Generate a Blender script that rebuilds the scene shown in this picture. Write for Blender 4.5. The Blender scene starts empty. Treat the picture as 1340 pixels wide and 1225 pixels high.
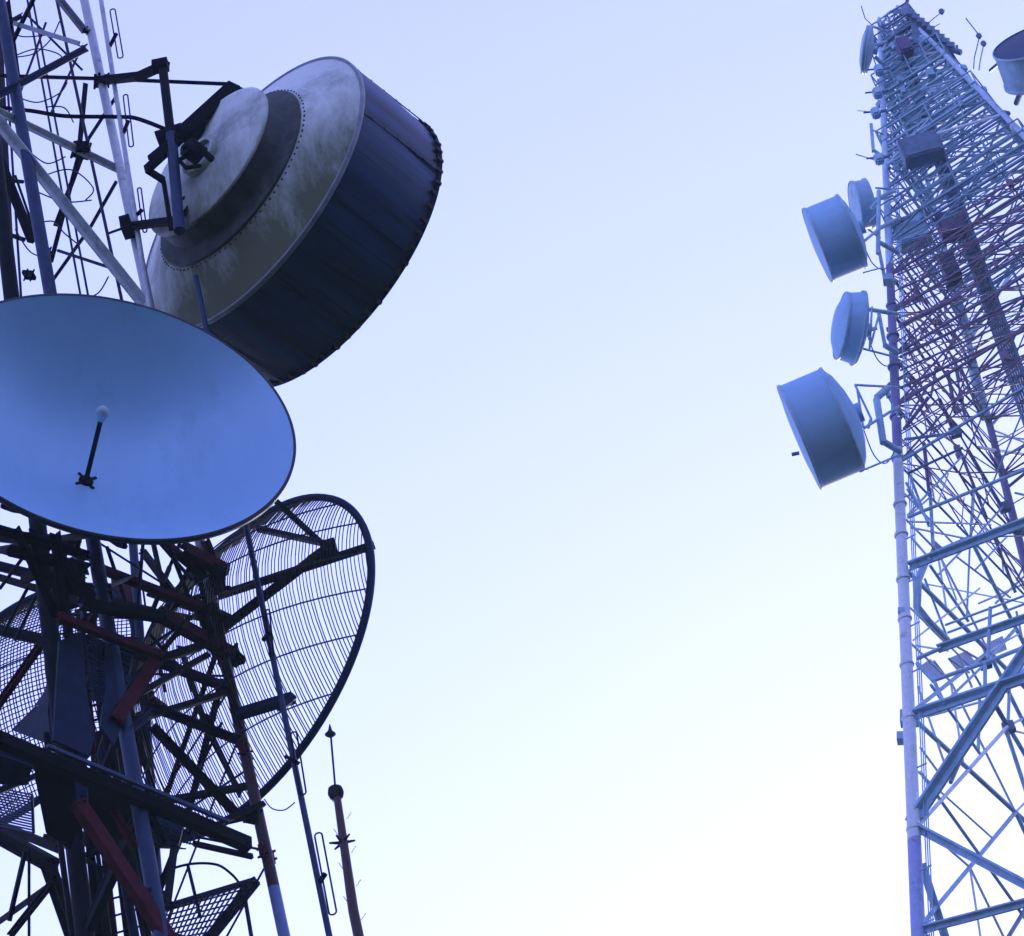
import bpy, bmesh, math, random
from mathutils import Vector, Matrix, Quaternion

# ------------------------------------------------------------------ camera, sky, sun, exposure
S = bpy.context.scene
COL = S.collection
R = math.radians
FOC, CX, CY, EYE = 3800.0, 670.0, 612.5, Vector((0, 0, 1.7))     # photo is 1340 x 1225
cam = bpy.data.objects.new('camera', bpy.data.cameras.new('camera'))
COL.objects.link(cam)
S.camera = cam
cam.data.sensor_width = 36
cam.data.lens = 36 * FOC / 1340
cam.data.clip_end = 9000
CM = Matrix.Rotation(R(132), 4, 'X') @ Matrix.Rotation(R(-16), 4, 'Z')
cam.matrix_world = Matrix.Translation(EYE) @ CM

SUN_EL, SUN_AZ = 25.0, 10.0
world = bpy.data.worlds.new('World')
S.world = world
world.use_nodes = True
wn, wl = world.node_tree.nodes, world.node_tree.links
sky = wn.new('ShaderNodeTexSky')
sky.sky_type = 'NISHITA'
sky.sun_disc = False
sky.sun_elevation = R(SUN_EL)
sky.sun_rotation = R(SUN_AZ)
sky.air_density, sky.dust_density, sky.ozone_density = 1.0, 0.03, 1.0
tint = wn.new('ShaderNodeMix')
tint.data_type = 'RGBA'
tint.blend_type = 'MULTIPLY'
tint.inputs[0].default_value = 1
tint.inputs[7].default_value = (1.045, 0.731, 1.10, 1)
wl.new(sky.outputs[0], tint.inputs[6])
wl.new(tint.outputs[2], wn['Background'].inputs[0])
wn['Background'].inputs[1].default_value = 0.15

sl = bpy.data.lights.new('sun', 'SUN')
sl.energy = 0.8
sl.angle = R(10)
sl.color = (1, .95, .88)
so = bpy.data.objects.new('sun', sl)
COL.objects.link(so)
sd = Vector((math.sin(R(SUN_AZ)) * math.cos(R(SUN_EL)), math.cos(R(SUN_AZ)) * math.cos(R(SUN_EL)), math.sin(R(SUN_EL))))
so.rotation_euler = (-sd).to_track_quat('-Z', 'Y').to_euler()
so.location = (0, 0, 120)

S.view_settings.view_transform = 'Standard'
S.view_settings.look = 'None'
S.view_settings.exposure = 1.62

# ------------------------------------------------------------------ helpers
rng = random.Random(7)

def ray(px, py):
    return CM.to_3x3() @ Vector(((px - CX) / FOC, -(py - CY) / FOC, -1))

def P(px, py, Y):                       # photo point -> world point at depth Y
    d = ray(px, py)
    return EYE + d * (Y / d.y)

def onplane(px, py, pl):                # photo point -> world point on a vertical (tower face) plane
    d = ray(px, py)
    p, n = pl
    return EYE + d * ((p - EYE).dot(n) / d.dot(n))

def V(*a):
    return Vector(a)

class MB:
    """collects shapes for ONE mesh object"""
    def __init__(self):
        self.bm = bmesh.new()

    def ring(self, c, t, r, n, up=None, ph=0.0):
        t = t.normalized()
        u = t.cross(V(0, 0, 1)) if abs(t.z) < .95 else t.cross(V(0, 1, 0))
        u.normalize()
        w = t.cross(u)
        return [self.bm.verts.new(c + r * (math.cos(ph + 2 * math.pi * k / n) * u + math.sin(ph + 2 * math.pi * k / n) * w)) for k in range(n)]

    def tube(self, pts, r, n=8, cap=True):
        pts = [Vector(p) for p in pts]
        rs = r if isinstance(r, (list, tuple)) else [r] * len(pts)
        rings = []
        pu = None
        for i, p in enumerate(pts):
            a = pts[max(i - 1, 0)]
            b = pts[min(i + 1, len(pts) - 1)]
            t = (b - a).normalized()
            if pu is None:
                u = t.cross(V(0, 0, 1)) if abs(t.z) < .95 else t.cross(V(0, 1, 0))
            else:
                u = pu - t * pu.dot(t)
            u.normalize()
            pu = u
            w = t.cross(u)
            rings.append([self.bm.verts.new(p + rs[i] * (math.cos(2 * math.pi * k / n) * u + math.sin(2 * math.pi * k / n) * w)) for k in range(n)])
        for a, b in zip(rings, rings[1:]):
            for k in range(n):
                f = self.bm.faces.new((a[k], a[(k + 1) % n], b[(k + 1) % n], b[k]))
                f.smooth = n > 4
        if cap:
            for q in (rings[0][::-1], rings[-1]):
                vs = [self.bm.verts.new(v.co) for v in q]
                self.bm.faces.new(vs)
        return self

    def loop(self, pts, r, n=6):        # closed tube
        N = len(pts)
        rings = []
        for i, p in enumerate(pts):
            t = (pts[(i + 1) % N] - pts[i - 1]).normalized()
            c = sum(pts, V(0, 0, 0)) / N
            u = (p - c)
            u = (u - t * u.dot(t)).normalized()
            w = t.cross(u)
            rings.append([self.bm.verts.new(p + r * (math.cos(2 * math.pi * k / n) * u + math.sin(2 * math.pi * k / n) * w)) for k in range(n)])
        for i in range(N):
            a, b = rings[i], rings[(i + 1) % N]
            for k in range(n):
                self.bm.faces.new((a[k], a[(k + 1) % n], b[(k + 1) % n], b[k])).smooth = True
        return self

    def bar(self, a, b, w, h, up=None):      # box from a to b
        a, b = Vector(a), Vector(b)
        t = (b - a).normalized()
        up = Vector(up) if up else (V(0, 0, 1) if abs(t.z) < .9 else V(0, 1, 0))
        u = t.cross(up).normalized()
        v = u.cross(t)
        q = []
        for p in (a, b):
            q.append([self.bm.verts.new(p + sx * u * w / 2 + sy * v * h / 2) for sx, sy in ((-1, -1), (1, -1), (1, 1), (-1, 1))])
        for k in range(4):
            self.bm.faces.new((q[0][k], q[0][(k + 1) % 4], q[1][(k + 1) % 4], q[1][k]))
        self.bm.faces.new(q[0][::-1])
        self.bm.faces.new(q[1])
        return self

    def angle(self, a, b, w, t=.012, up=None, flip=1):     # L-section (angle iron) from a to b
        a, b = Vector(a), Vector(b)
        d = (b - a).normalized()
        up = Vector(up) if up else (V(0, 0, 1) if abs(d.z) < .9 else V(0, 1, 0))
        u = d.cross(up).normalized() * flip
        v = up - d * up.dot(d)
        v.normalize()
        prof = [(0, 0), (w, 0), (w, t), (t, t), (t, w), (0, w)]
        q = [[self.bm.verts.new(p + u * (x - w / 2) + v * (y - w / 2)) for x, y in prof] for p in (a, b)]
        for k in range(6):
            self.bm.faces.new((q[0][k], q[0][(k + 1) % 6], q[1][(k + 1) % 6], q[1][k]))
        self.bm.faces.new(q[0][::-1])
        self.bm.faces.new(q[1])
        return self

    def channel(self, a, b, w, h, up=None, t=.014):        # U-section steel from a to b, open towards -up
        a, b = Vector(a), Vector(b)
        d = (b - a).normalized()
        up = Vector(up) if up else (V(0, 0, 1) if abs(d.z) < .9 else V(0, 1, 0))
        u = d.cross(up).normalized()
        v = u.cross(d)
        x, y = w / 2, h / 2
        prof = [(-x, -y), (-x, y), (x, y), (x, -y), (x - t, -y), (x - t, y - t), (-x + t, y - t), (-x + t, -y)]
        q = [[self.bm.verts.new(p + u * m + v * n) for m, n in prof] for p in (a, b)]
        for k in range(8):
            self.bm.faces.new((q[0][k], q[0][(k + 1) % 8], q[1][(k + 1) % 8], q[1][k]))
        for i, j, m, n in ((0, 1, 6, 7), (1, 2, 5, 6), (2, 3, 4, 5)):
            self.bm.faces.new([q[0][k] for k in (i, j, m, n)])
            self.bm.faces.new([q[1][k] for k in (n, m, j, i)])
        for s in (.02, .98):                               # bolt heads at the ends
            for m in (-.25, .25):
                c = a.lerp(b, s) + u * (w * m) + v * (y + .006)
                self.bm.verts.ensure_lookup_table()
                self.tube([c - v * .008, c + v * .014], .014, 6)
        return self

    def box(self, c, sx, sy, sz, rot=None):
        c = Vector(c)
        m = rot or Matrix.Identity(3)
        vs = [self.bm.verts.new(c + m @ V(x * sx / 2, y * sy / 2, z * sz / 2)) for z in (-1, 1) for x, y in ((-1, -1), (1, -1), (1, 1), (-1, 1))]
        for f in ((0, 3, 2, 1), (4, 5, 6, 7), (0, 1, 5, 4), (1, 2, 6, 5), (2, 3, 7, 6), (3, 0, 4, 7)):
            self.bm.faces.new([vs[k] for k in f])
        return self

    def prism(self, poly, ext):           # polygon pushed along ext
        ext = Vector(ext)
        a = [self.bm.verts.new(Vector(p)) for p in poly]
        b = [self.bm.verts.new(Vector(p) + ext) for p in poly]
        n = len(poly)
        self.bm.faces.new(a[::-1])
        self.bm.faces.new(b)
        for k in range(n):
            self.bm.faces.new((a[k], a[(k + 1) % n], b[(k + 1) % n], b[k]))
        return self

    def lathe(self, segs, n=96):          # revolve about local z; each segment [(r, z)...] is smooth in itself
        for seg in segs:
            rings = []
            for r, z in seg:
                if r < 1e-6:
                    rings.append([self.bm.verts.new((0, 0, z))] * n)
                else:
                    rings.append([self.bm.verts.new((r * math.cos(2 * math.pi * k / n), r * math.sin(2 * math.pi * k / n), z)) for k in range(n)])
            for a, b in zip(rings, rings[1:]):
                for k in range(n):
                    vs = []
                    for v in (a[k], a[(k + 1) % n], b[(k + 1) % n], b[k]):
                        if v not in vs:
                            vs.append(v)
                    if len(vs) > 2:
                        self.bm.faces.new(vs).smooth = True
        return self

    def build(self, name, mat, parent=None, root=None, stuff=False):
        """root: the thing whose space the world-space vertices are moved into"""
        if root is not None:
            self.bm.transform(root.matrix_world.inverted())
        bmesh.ops.recalc_face_normals(self.bm, faces=self.bm.faces)
        me = bpy.data.meshes.new(name)
        self.bm.to_mesh(me)
        self.bm.free()
        me.materials.append(mat)
        o = bpy.data.objects.new(name, me)
        COL.objects.link(o)
        if parent is not None:
            o.parent = parent
        if stuff:
            o['kind'] = 'stuff'
        return o

def thing(name, label, cat, loc=(0, 0, 0), axis=None, group=None):
    o = bpy.data.objects.new(name, None)
    COL.objects.link(o)
    q = Vector(axis).to_track_quat('Z', 'Y') if axis is not None else Quaternion()
    o.rotation_mode = 'QUATERNION'
    o.location = loc
    o.rotation_quaternion = q
    o.matrix_world = Matrix.Translation(Vector(loc)) @ q.to_matrix().to_4x4()
    o.empty_display_size = .3
    o['label'], o['category'] = label, cat
    if group:
        o['group'] = group
    return o

def azel(az, el):
    az, el = R(az), R(el)
    return V(math.sin(az) * math.cos(el), math.cos(az) * math.cos(el), math.sin(el))

# ------------------------------------------------------------------ materials
def mat(name, base, rough=.55, metal=0.0, var=.25, scale=6.0, dirt=None, dirt_amt=.35, stretch=(1, 1, 1), bump=.15, spec=.35, coord='Object', dscale=1.7):
    m = bpy.data.materials.new(name)
    m.use_nodes = True
    n, l = m.node_tree.nodes, m.node_tree.links
    b = n['Principled BSDF']
    tc = n.new('ShaderNodeTexCoord')
    mp = n.new('ShaderNodeMapping')
    mp.inputs['Scale'].default_value = stretch
    l.new(tc.outputs[coord], mp.inputs[0])
    nz = n.new('ShaderNodeTexNoise')
    nz.inputs['Scale'].default_value = scale
    nz.inputs['Detail'].default_value = 6
    nz.inputs['Roughness'].default_value = .65
    l.new(mp.outputs[0], nz.inputs['Vector'])
    rp = n.new('ShaderNodeValToRGB')
    rp.color_ramp.elements[0].position = .3
    rp.color_ramp.elements[1].position = .7
    rp.color_ramp.elements[0].color = tuple(max(0, c * (1 - var)) for c in base) + (1,)
    rp.color_ramp.elements[1].color = tuple(min(1, c * (1 + var)) for c in base) + (1,)
    l.new(nz.outputs['Fac'], rp.inputs[0])
    out = rp.outputs[0]
    if dirt:
        n2 = n.new('ShaderNodeTexNoise')
        n2.inputs['Scale'].default_value = dscale
        n2.inputs['Detail'].default_value = 8
        n2.inputs['Roughness'].default_value = .7
        l.new(mp.outputs[0], n2.inputs['Vector'])
        r2 = n.new('ShaderNodeValToRGB')
        r2.color_ramp.elements[0].position = .62 - .3 * dirt_amt
        r2.color_ramp.elements[1].position = .78 - .2 * dirt_amt
        l.new(n2.outputs['Fac'], r2.inputs[0])
        mx = n.new('ShaderNodeMix')
        mx.data_type = 'RGBA'
        l.new(r2.outputs[0], mx.inputs[0])
        l.new(out, mx.inputs[6])
        mx.inputs[7].default_value = tuple(dirt) + (1,)
        out = mx.outputs[2]
    l.new(out, b.inputs['Base Color'])
    b.inputs['Metallic'].default_value = metal
    b.inputs['Roughness'].default_value = rough
    b.inputs['Specular IOR Level'].default_value = spec
    if bump:
        bp = n.new('ShaderNodeBump')
        bp.inputs['Strength'].default_value = bump
        bp.inputs['Distance'].default_value = .01
        l.new(nz.outputs['Fac'], bp.inputs['Height'])
        l.new(bp.outputs[0], b.inputs['Normal'])
    return m

def banded(name, bands, rough=.5, spec=.3, var=.2):
    """paint bands by height: [(z_top, colour), ...] from the ground up"""
    m = mat(name, (1, 1, 1), rough, var=var, scale=9, bump=.1, spec=spec, dirt=(.10, .085, .08), dirt_amt=.15)
    n, l = m.node_tree.nodes, m.node_tree.links
    g = n.new('ShaderNodeNewGeometry')
    sx = n.new('ShaderNodeSeparateXYZ')
    l.new(g.outputs['Position'], sx.inputs[0])
    dv = n.new('ShaderNodeMath')
    dv.operation = 'DIVIDE'
    l.new(sx.outputs['Z'], dv.inputs[0])
    dv.inputs[1].default_value = 100
    rp = n.new('ShaderNodeValToRGB')
    rp.color_ramp.interpolation = 'CONSTANT'
    e = rp.color_ramp.elements
    zs = [0] + [b[0] for b in bands[:-1]]
    e[0].position, e[0].color = 0, bands[0][1] + (1,)
    e.remove(e[1])
    for z, b in zip(zs[1:], bands[1:]):
        k = e.new(z / 100)
        k.color = b[1] + (1,)
    l.new(dv.outputs[0], rp.inputs[0])
    bs = n['Principled BSDF']
    old = bs.inputs['Base Color'].links[0].from_socket
    mx = n.new('ShaderNodeMix')
    mx.data_type = 'RGBA'
    mx.blend_type = 'MULTIPLY'
    mx.inputs[0].default_value = 1
    l.new(old, mx.inputs[6])
    l.new(rp.outputs[0], mx.inputs[7])
    l.new(mx.outputs[2], bs.inputs['Base Color'])
    return m

M = {}
M['dark'] = mat('dark_steel', (.007, .009, .015), .75, dirt=(.03, .010, .010), dirt_amt=.12, spec=.12)
M['black'] = mat('black_steel', (.002, .003, .005), .8, spec=.1)
M['blue'] = mat('galvanised_tube', (.022, .050, .13), .5, spec=.25, var=.25)
M['navy'] = mat('navy_steel', (.008, .022, .062), .65, spec=.15)
M['maroon'] = mat('maroon_steel', (.085, .009, .018), .75, dirt=(.010, .007, .011), dirt_amt=.3, spec=.12)
M['white'] = mat('white_paint', (.70, .76, .86), .5, dirt=(.25, .25, .27), dirt_amt=.25)
M['cable'] = mat('cable_rubber', (.010, .012, .018), .7, bump=0)
M['dish'] = mat('dish_paint', (.37, .66, .92), .40, metal=.12, var=.04, scale=2.5, dirt=(.31, .56, .80), dirt_amt=.22, stretch=(1, .35, 1), bump=.02, spec=.45)
M['dish_back'] = mat('dish_back_paint', (.025, .035, .05), .6, var=.2)
M['shell'] = mat('weathered_shell', (.85, .96, .88), .55, var=.08, dirt=(.32, .38, .36), dirt_amt=.35, scale=5, bump=.06, dscale=1.1)
def moss(m, zlo, zhi, col):
    # green growth and run-off stains that cover the lower part of the weathered back
    n, l = m.node_tree.nodes, m.node_tree.links
    g = n.new('ShaderNodeNewGeometry')
    sx = n.new('ShaderNodeSeparateXYZ')
    l.new(g.outputs['Position'], sx.inputs[0])
    mr = n.new('ShaderNodeMapRange')
    mr.inputs[1].default_value, mr.inputs[2].default_value = zhi, zlo
    mr.inputs[3].default_value, mr.inputs[4].default_value = -.42, .62
    l.new(sx.outputs['Z'], mr.inputs[0])
    nz = n.new('ShaderNodeTexNoise')
    nz.inputs['Scale'].default_value = 1.3
    nz.inputs['Detail'].default_value = 9
    nz.inputs['Roughness'].default_value = .72
    mp = n.new('ShaderNodeMapping')
    mp.inputs['Scale'].default_value = (1.6, 1.6, .55)
    l.new(g.outputs['Position'], mp.inputs[0])
    l.new(mp.outputs[0], nz.inputs['Vector'])
    ad = n.new('ShaderNodeMath')
    ad.operation = 'ADD'
    l.new(mr.outputs[0], ad.inputs[0])
    l.new(nz.outputs['Fac'], ad.inputs[1])
    rp = n.new('ShaderNodeValToRGB')
    rp.color_ramp.elements[0].position = .50
    rp.color_ramp.elements[1].position = .98
    l.new(ad.outputs[0], rp.inputs[0])
    bs = n['Principled BSDF']
    old = bs.inputs['Base Color'].links[0].from_socket
    mx = n.new('ShaderNodeMix')
    mx.data_type = 'RGBA'
    l.new(rp.outputs[0], mx.inputs[0])
    l.new(old, mx.inputs[6])
    mx.inputs[7].default_value = col + (1,)
    l.new(mx.outputs[2], bs.inputs['Base Color'])
moss(M['shell'], P(240, 420, 22).z, P(435, 75, 22).z, (.105, .13, .045))
M['ringside'] = mat('mossy_ring', (.075, .095, .085), .65, var=.35, dirt=(.03, .038, .02), dirt_amt=.6, stretch=(1, 1, .4), bump=.1)
M['shroud'] = mat('streaked_shroud', (.026, .075, .20), .45, var=.9, scale=3.4, stretch=(3, 3, .22), dirt=(.003, .0045, .010), dirt_amt=.7, bump=.03, spec=.3)
M['rust'] = mat('rusty_clamp', (.05, .035, .03), .7, var=.5)
M['grey'] = mat('grey_zinc', (.30, .34, .40), .5)
M['redmast'] = mat('red_mast_paint', (.062, .005, .011), .55, dirt=(.015, .009, .012), dirt_amt=.35)
# paints of the far tower, lightened to put part of its haze into the colour
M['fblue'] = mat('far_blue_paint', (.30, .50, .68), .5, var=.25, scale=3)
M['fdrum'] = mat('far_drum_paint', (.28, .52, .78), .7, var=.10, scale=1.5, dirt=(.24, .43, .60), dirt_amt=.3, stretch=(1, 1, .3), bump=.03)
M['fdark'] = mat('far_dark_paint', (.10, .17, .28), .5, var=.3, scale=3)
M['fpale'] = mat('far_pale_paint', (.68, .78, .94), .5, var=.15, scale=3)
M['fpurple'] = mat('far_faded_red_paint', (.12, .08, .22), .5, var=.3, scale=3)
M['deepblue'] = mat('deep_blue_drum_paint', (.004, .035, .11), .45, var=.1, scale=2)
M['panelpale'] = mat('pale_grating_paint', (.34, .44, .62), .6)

# ------------------------------------------------------------------ ground
def ground():
    m = mat('grass_field', (.045, .06, .025), .9, var=.5, scale=.4, dirt=(.07, .06, .04), dirt_amt=.25, bump=.3, spec=.1, dscale=.05)
    mb = MB()
    n, rr = 64, [0, 20, 60, 150, 400, 900, 1500]
    rings = []
    for r in rr[1:]:
        rings.append([mb.bm.verts.new((r * math.cos(2 * math.pi * k / n), r * math.sin(2 * math.pi * k / n), 0)) for k in range(n)])
    c = mb.bm.verts.new((0, 0, 0))
    for k in range(n):
        mb.bm.faces.new((c, rings[0][k], rings[0][(k + 1) % n]))
    for a, b in zip(rings, rings[1:]):
        for k in range(n):
            mb.bm.faces.new((a[k], b[k], b[(k + 1) % n], a[(k + 1) % n]))
    o = mb.build('ground', m)
    o['kind'] = 'structure'
ground()

def added_hillside():
    # wooded hills added out of view, highest behind the viewer, to keep low sky off the towers
    m = mat('added_wooded_slope', (.022, .032, .016), .95, var=.6, scale=.15, bump=.3, spec=.05)
    mb = MB()
    na, nr = 120, 14
    grid = []
    for i in range(nr + 1):
        f = i / nr
        row = []
        for k in range(na):
            a = 2 * math.pi * k / na            # azimuth from +Y, clockwise
            top = 78 - 28 * math.cos(a)        # highest behind the viewer
            rr = 110 - 25 * (1 - math.cos(a)) + 200 * f
            h = top * (3 * f * f - 2 * f ** 3)
            h += f * 7 * math.sin(a * 11) + f * 4 * math.sin(a * 27 + i)
            row.append(mb.bm.verts.new((rr * math.sin(a), rr * math.cos(a), h - .4)))
        grid.append(row)
    for i in range(nr):
        for k in range(na):
            k2 = (k + 1) % na
            mb.bm.faces.new((grid[i][k], grid[i + 1][k], grid[i + 1][k2], grid[i][k2])).smooth = True
    o = mb.build('added_hillside', m)
    o['kind'] = 'structure'
added_hillside()

# ------------------------------------------------------------------ LEFT TOWER
A = V(-3.276, 22.33, 0)
B = V(-4.217, 21.20, 0)
Cc = V(-5.10, 22.25, 0)
D = V(-4.16, 23.38, 0)
def face(p, q):
    n = (q - p).cross(V(0, 0, 1)).normalized()
    return (p, n)
BA, BC, DA, CD = face(B, A), face(B, Cc), face(D, A), face(Cc, D)
lt = thing('lattice_tower', 'dark square lattice mast with white and red legs, crowded with antennas at left', 'tower', (-4.19, 22.29, 0))
def L(mb, name, m, label=None):
    o = mb.build(name, M[m] if isinstance(m, str) else m, lt, lt)
    if label:
        o['label'] = label
    return o
zA = lambda y: onplane(110 + 262 * y / 1225, y, BA).z
legA = banded('left_leg_bands', [(zA(1165), (.22, .32, .62)), (zA(800), (.055, .013, .02)), (99, (.72, .78, .88))])
for p, r, m, t, b, pl in ((A, .055, legA, (106, -20), (373, 1230), BA), (B, .072, M['blue'], (-4, -20), (212, 1230), BA), (Cc, .09, M['dark'], (-32, -20), (112, 1230), BC), (D, .05, M['blue'], (166, 600), (212, 1230), DA)):
    q = onplane(*b, pl)
    L(MB().tube([V(q.x, q.y, 0), q, onplane(*t, pl)], [r * 1.15, r * 1.05, r], 14), 'leg', m)

def brace(x1, y1, x2, y2, pl, wpx, m, kind='tube', name='diagonal_brace', off=0.0):
    p, n = pl
    pl = (p + n * off, n)
    a, b = onplane(x1, y1, pl), onplane(x2, y2, pl)
    w = wpx / 125.0
    mb = MB()
    if kind == 'tube':
        mb.tube([a, b], w / 2, 8)
    elif kind == 'angle':
        mb.angle(a, b, w, .014, up=n)
    elif wpx >= 8:
        mb.channel(a, b, w * .85, w * .6, up=n)
    else:
        mb.bar(a, b, w, w * .8, up=n)
    return L(mb, name, m)
# upper part (above the solid dish)
T = [
 (-8, 152, 187, 396, BA, 13, 'white', 'angle', .03), (-8, 143, 158, 223, BA, 9, 'white', 'angle', -.05),
 (-8, 128, 115, 62, BA, 9, 'navy', 'angle', .08), (-8, 99, 129, 103, BA, 6, 'black', 'tube', -.08),
 (20, 31, 106, 58, BC, 7, 'grey', 'angle', .0), (72, -8, 112, 42, BA, 9, 'grey', 'angle', 0),
 (48, -8, 10, 70, BC, 7, 'dark', 'angle', 0), (151, 128, 113, 186, DA, 6, 'dark', 'tube', 0),
 (113, 186, 72, 295, DA, 8, 'dark', 'angle', 0), (111, 110, 103, 192, DA, 8, 'dark', 'angle', .05),
 (103, 200, 66, 343, DA, 7, 'dark', 'angle', .05), (152, 238, 118, 298, DA, 6, 'dark', 'tube', 0),
 (118, 298, 64, 374, DA, 6, 'dark', 'tube', 0), (76, 328, 146, 351, DA, 5, 'dark', 'tube', .04),
 (-8, 190, 42, 315, CD, 11, 'dark', 'angle', 0), (10, 236, 30, 238, CD, 6, 'dark', 'tube', 0),
 (-8, 300, 32, 314, CD, 7, 'dark', 'tube', 0), (8, 0, 22, 105, CD, 9, 'dark', 'angle', 0),
 (-8, 40, 30, 20, CD, 7, 'dark', 'angle', 0),
]
for t in T:
    brace(*t[:7], kind=t[7], off=t[8])
# crosses further back, faces D-A and C-D
for (x1, y1, x2, y2) in ((36, 20, 108, 92), (16, 150, 60, 30), (60, 345, 20, 230), (66, 150, 108, 60)):
    brace(x1, y1, x2, y2, CD, 4, 'dark', 'tube', off=.02)
# lower part, traced on the faces
T = [
 (187, 905, 272, 857, BA, 9, 'dark', 'bar', .06), (192, 922, 320, 972, BA, 9, 'dark', 'angle', .0),
 (199, 950, 316, 1072, BA, 9, 'black', 'angle', .03), (234, 848, 267, 948, DA, 8, 'dark', 'angle', 0),
 (267, 948, 311, 1040, DA, 9, 'dark', 'angle', 0), (289, 888, 245, 1064, DA, 9, 'black', 'angle', .04),
 (187, 722, 230, 780, DA, 11, 'black', 'bar', 0), (222, 742, 197, 806, DA, 6, 'dark', 'bar', .05),
 (182, 735, 192, 806, DA, 3, 'dark', 'tube', .08), (262, 715, 218, 800, BA, 6, 'dark', 'tube', .0),
 (200, 700, 252, 760, BA, 5, 'navy', 'tube', .05), (228, 1108, 218, 1190, BA, 9, 'dark', 'bar', 0),
 (246, 1133, 262, 1200, BA, 4, 'dark', 'tube', 0), (254, 1104, 330, 1121, BA, 6, 'black', 'bar', .04),
 (207, 1168, 236, 1096, DA, 7, 'dark', 'angle', 0), (161, 1117, 192, 1116, DA, 8, 'black', 'bar', 0),
 (221, 1186, 333, 1152, BA, 8, 'dark', 'bar', 0), (272, 1230, 333, 1155, BA, 15, 'black', 'bar', .03),
 (101, 1050, 222, 1232, BA, 21, 'maroon', 'bar', .02), (38, 1112, 38, 1232, BC, 4, 'dark', 'tube', .02),
 (33, 1114, 12, 1205, BC, 6, 'dark', 'bar', 0), (-8, 1211, 66, 1158, BC, 6, 'dark', 'bar', .04),
 (12, 1226, 72, 1150, BC, 10, 'black', 'bar', 0), (62, 1130, 98, 1232, BC, 20, 'black', 'bar', .05),
 (318, 1160, 330, 1232, BA, 5, 'navy', 'tube', 0), (290, 1075, 345, 1052, BA, 7, 'black', 'bar', .05),
 (245, 1060, 322, 1008, DA, 3, 'dark', 'tube', .02), (268, 992, 290, 946, DA, 4, 'dark', 'tube', .02),
 (225, 810, 234, 830, DA, 7, 'dark', 'bar', .02),(208, 868, 216, 905, DA, 4, 'dark', 'bar', .02),
 (211, 800, 262, 810, DA, 6, 'maroon', 'bar', .02), (236, 850, 250, 905, DA, 3, 'dark', 'tube', 0.1),
]
for t in T:
    brace(*t[:7], kind=t[7], off=t[8])
# horizontal platform beams
H = [
 (-12, 963, 326, 1106, BA, 20, 'black', .10), (76, 807, 210, 858, BA, 13, 'maroon', .22), (80, 806, -12, 936, BC, 13, 'maroon', .22),
 (206, 802, 306, 858, BA, 21, 'maroon', .02), (56, 760, 68, 815, BC, 13, 'maroon', .12), (-12, 738, 120, 772, BC, 16, 'black', .05),
 (-12, 700, 100, 712, BC, 20, 'black', .0), (-12, 1088, 70, 1133, BC, 22, 'black', .08), (208, 856, 150, 945, BA, 20, 'maroon', .06),
 (-12, 822, 60, 838, BC, 18, 'black', .02), (238, 718, 296, 748, BA, 22, 'maroon', .12), (105, 790, 214, 808, BA, 16, 'black', .14),
 (60, 775, 200, 800, DA, 14, 'black', .0), (-10, 985, 60, 1003, BC, 18, 'black', .14),
 (110, 775, 216, 806, DA, 14, 'black', .02), (196, 776, 300, 812, DA, 12, 'black', .02), (-12, 716, 112, 752, DA, 12, 'black', .06), (-12, 1040, 60, 1010, CD, 8, 'navy', 0),
 (70, 1000, 210, 1062, DA, 18, 'black', .0), (60, 1098, 240, 1104, DA, 16, 'black', .0), (-12, 1075, 80, 1112, DA, 14, 'black', .05), (180, 1044, 320, 1100, DA, 8, 'maroon', .02),
 (205, 864, 262, 846, BA, 12, 'black', .08), (196, 690, 216, 780, DA, 6, 'black', .05), (260, 745, 292, 870, DA, 12, 'black', .0), (230, 790, 300, 770, DA, 8, 'black', .03)]
for x1, y1, x2, y2, pl, w, m, off in H:
    brace(x1, y1, x2, y2, pl, w, m, 'bar', 'platform_beam', off)
bl = brace(62, 976, 300, 1076, BA, 5, 'blue', 'bar', 'platform_beam', .21)
# plates
def plate(poly, pl, m, name, off=0, th=.03):
    p, n = pl
    pl = (p + n * off, n)
    return L(MB().prism([onplane(x, y, pl) for x, y in poly], -n * th), name, m)
def deck(poly, ref, m, name, th=.02, dz=0.0):      # a level floor plate at the height of a traced point
    z = onplane(*ref[:2], ref[2]).z + dz
    pl = (V(0, 0, z), V(0, 0, 1))
    return L(MB().prism([onplane(x, y, pl) for x, y in poly], V(0, 0, th)), name, m)
c1 = (78, 809, (BA[0] + BA[1] * .22, BA[1]))
plate([(78, 838), (108, 828), (113, 900), (124, 965), (118, 990), (70, 968), (74, 900)], BA, 'navy', 'equipment_panel', .04)
plate([(138, 842), (151, 847), (156, 880), (172, 884), (190, 868), (200, 868), (166, 930), (150, 975), (132, 950), (138, 900)], BA, 'navy', 'equipment_panel', .05)
plate([(72, 862), (62, 905), (50, 922), (66, 935)], BC, 'navy', 'equipment_panel', .03)
def slats(p, q, r_, s_, n, pl, off, m='navy', t=.018):        # louvred / perforated board between two edges
    mb = MB()
    pl = (pl[0] + pl[1] * off, pl[1])
    a, b, c, d = [onplane(x, y, pl) for x, y in (p, q, r_, s_)]
    for i in range(n + 1):
        mb.bar(a.lerp(d, i / n), b.lerp(c, i / n), t, t)
    mb.bar(a, d, t * 1.4, t * 1.4)
    mb.bar(b, c, t * 1.4, t * 1.4)
    L(mb, 'perforated_board', m)
slats((110, 832), (138, 842), (138, 920), (122, 915), 22, BA, .02)
slats((152, 850), (172, 858), (166, 895), (156, 890), 12, BA, .02)
slats((48, 925), (64, 930), (70, 975), (18, 955), 16, BC, .02)
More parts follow.
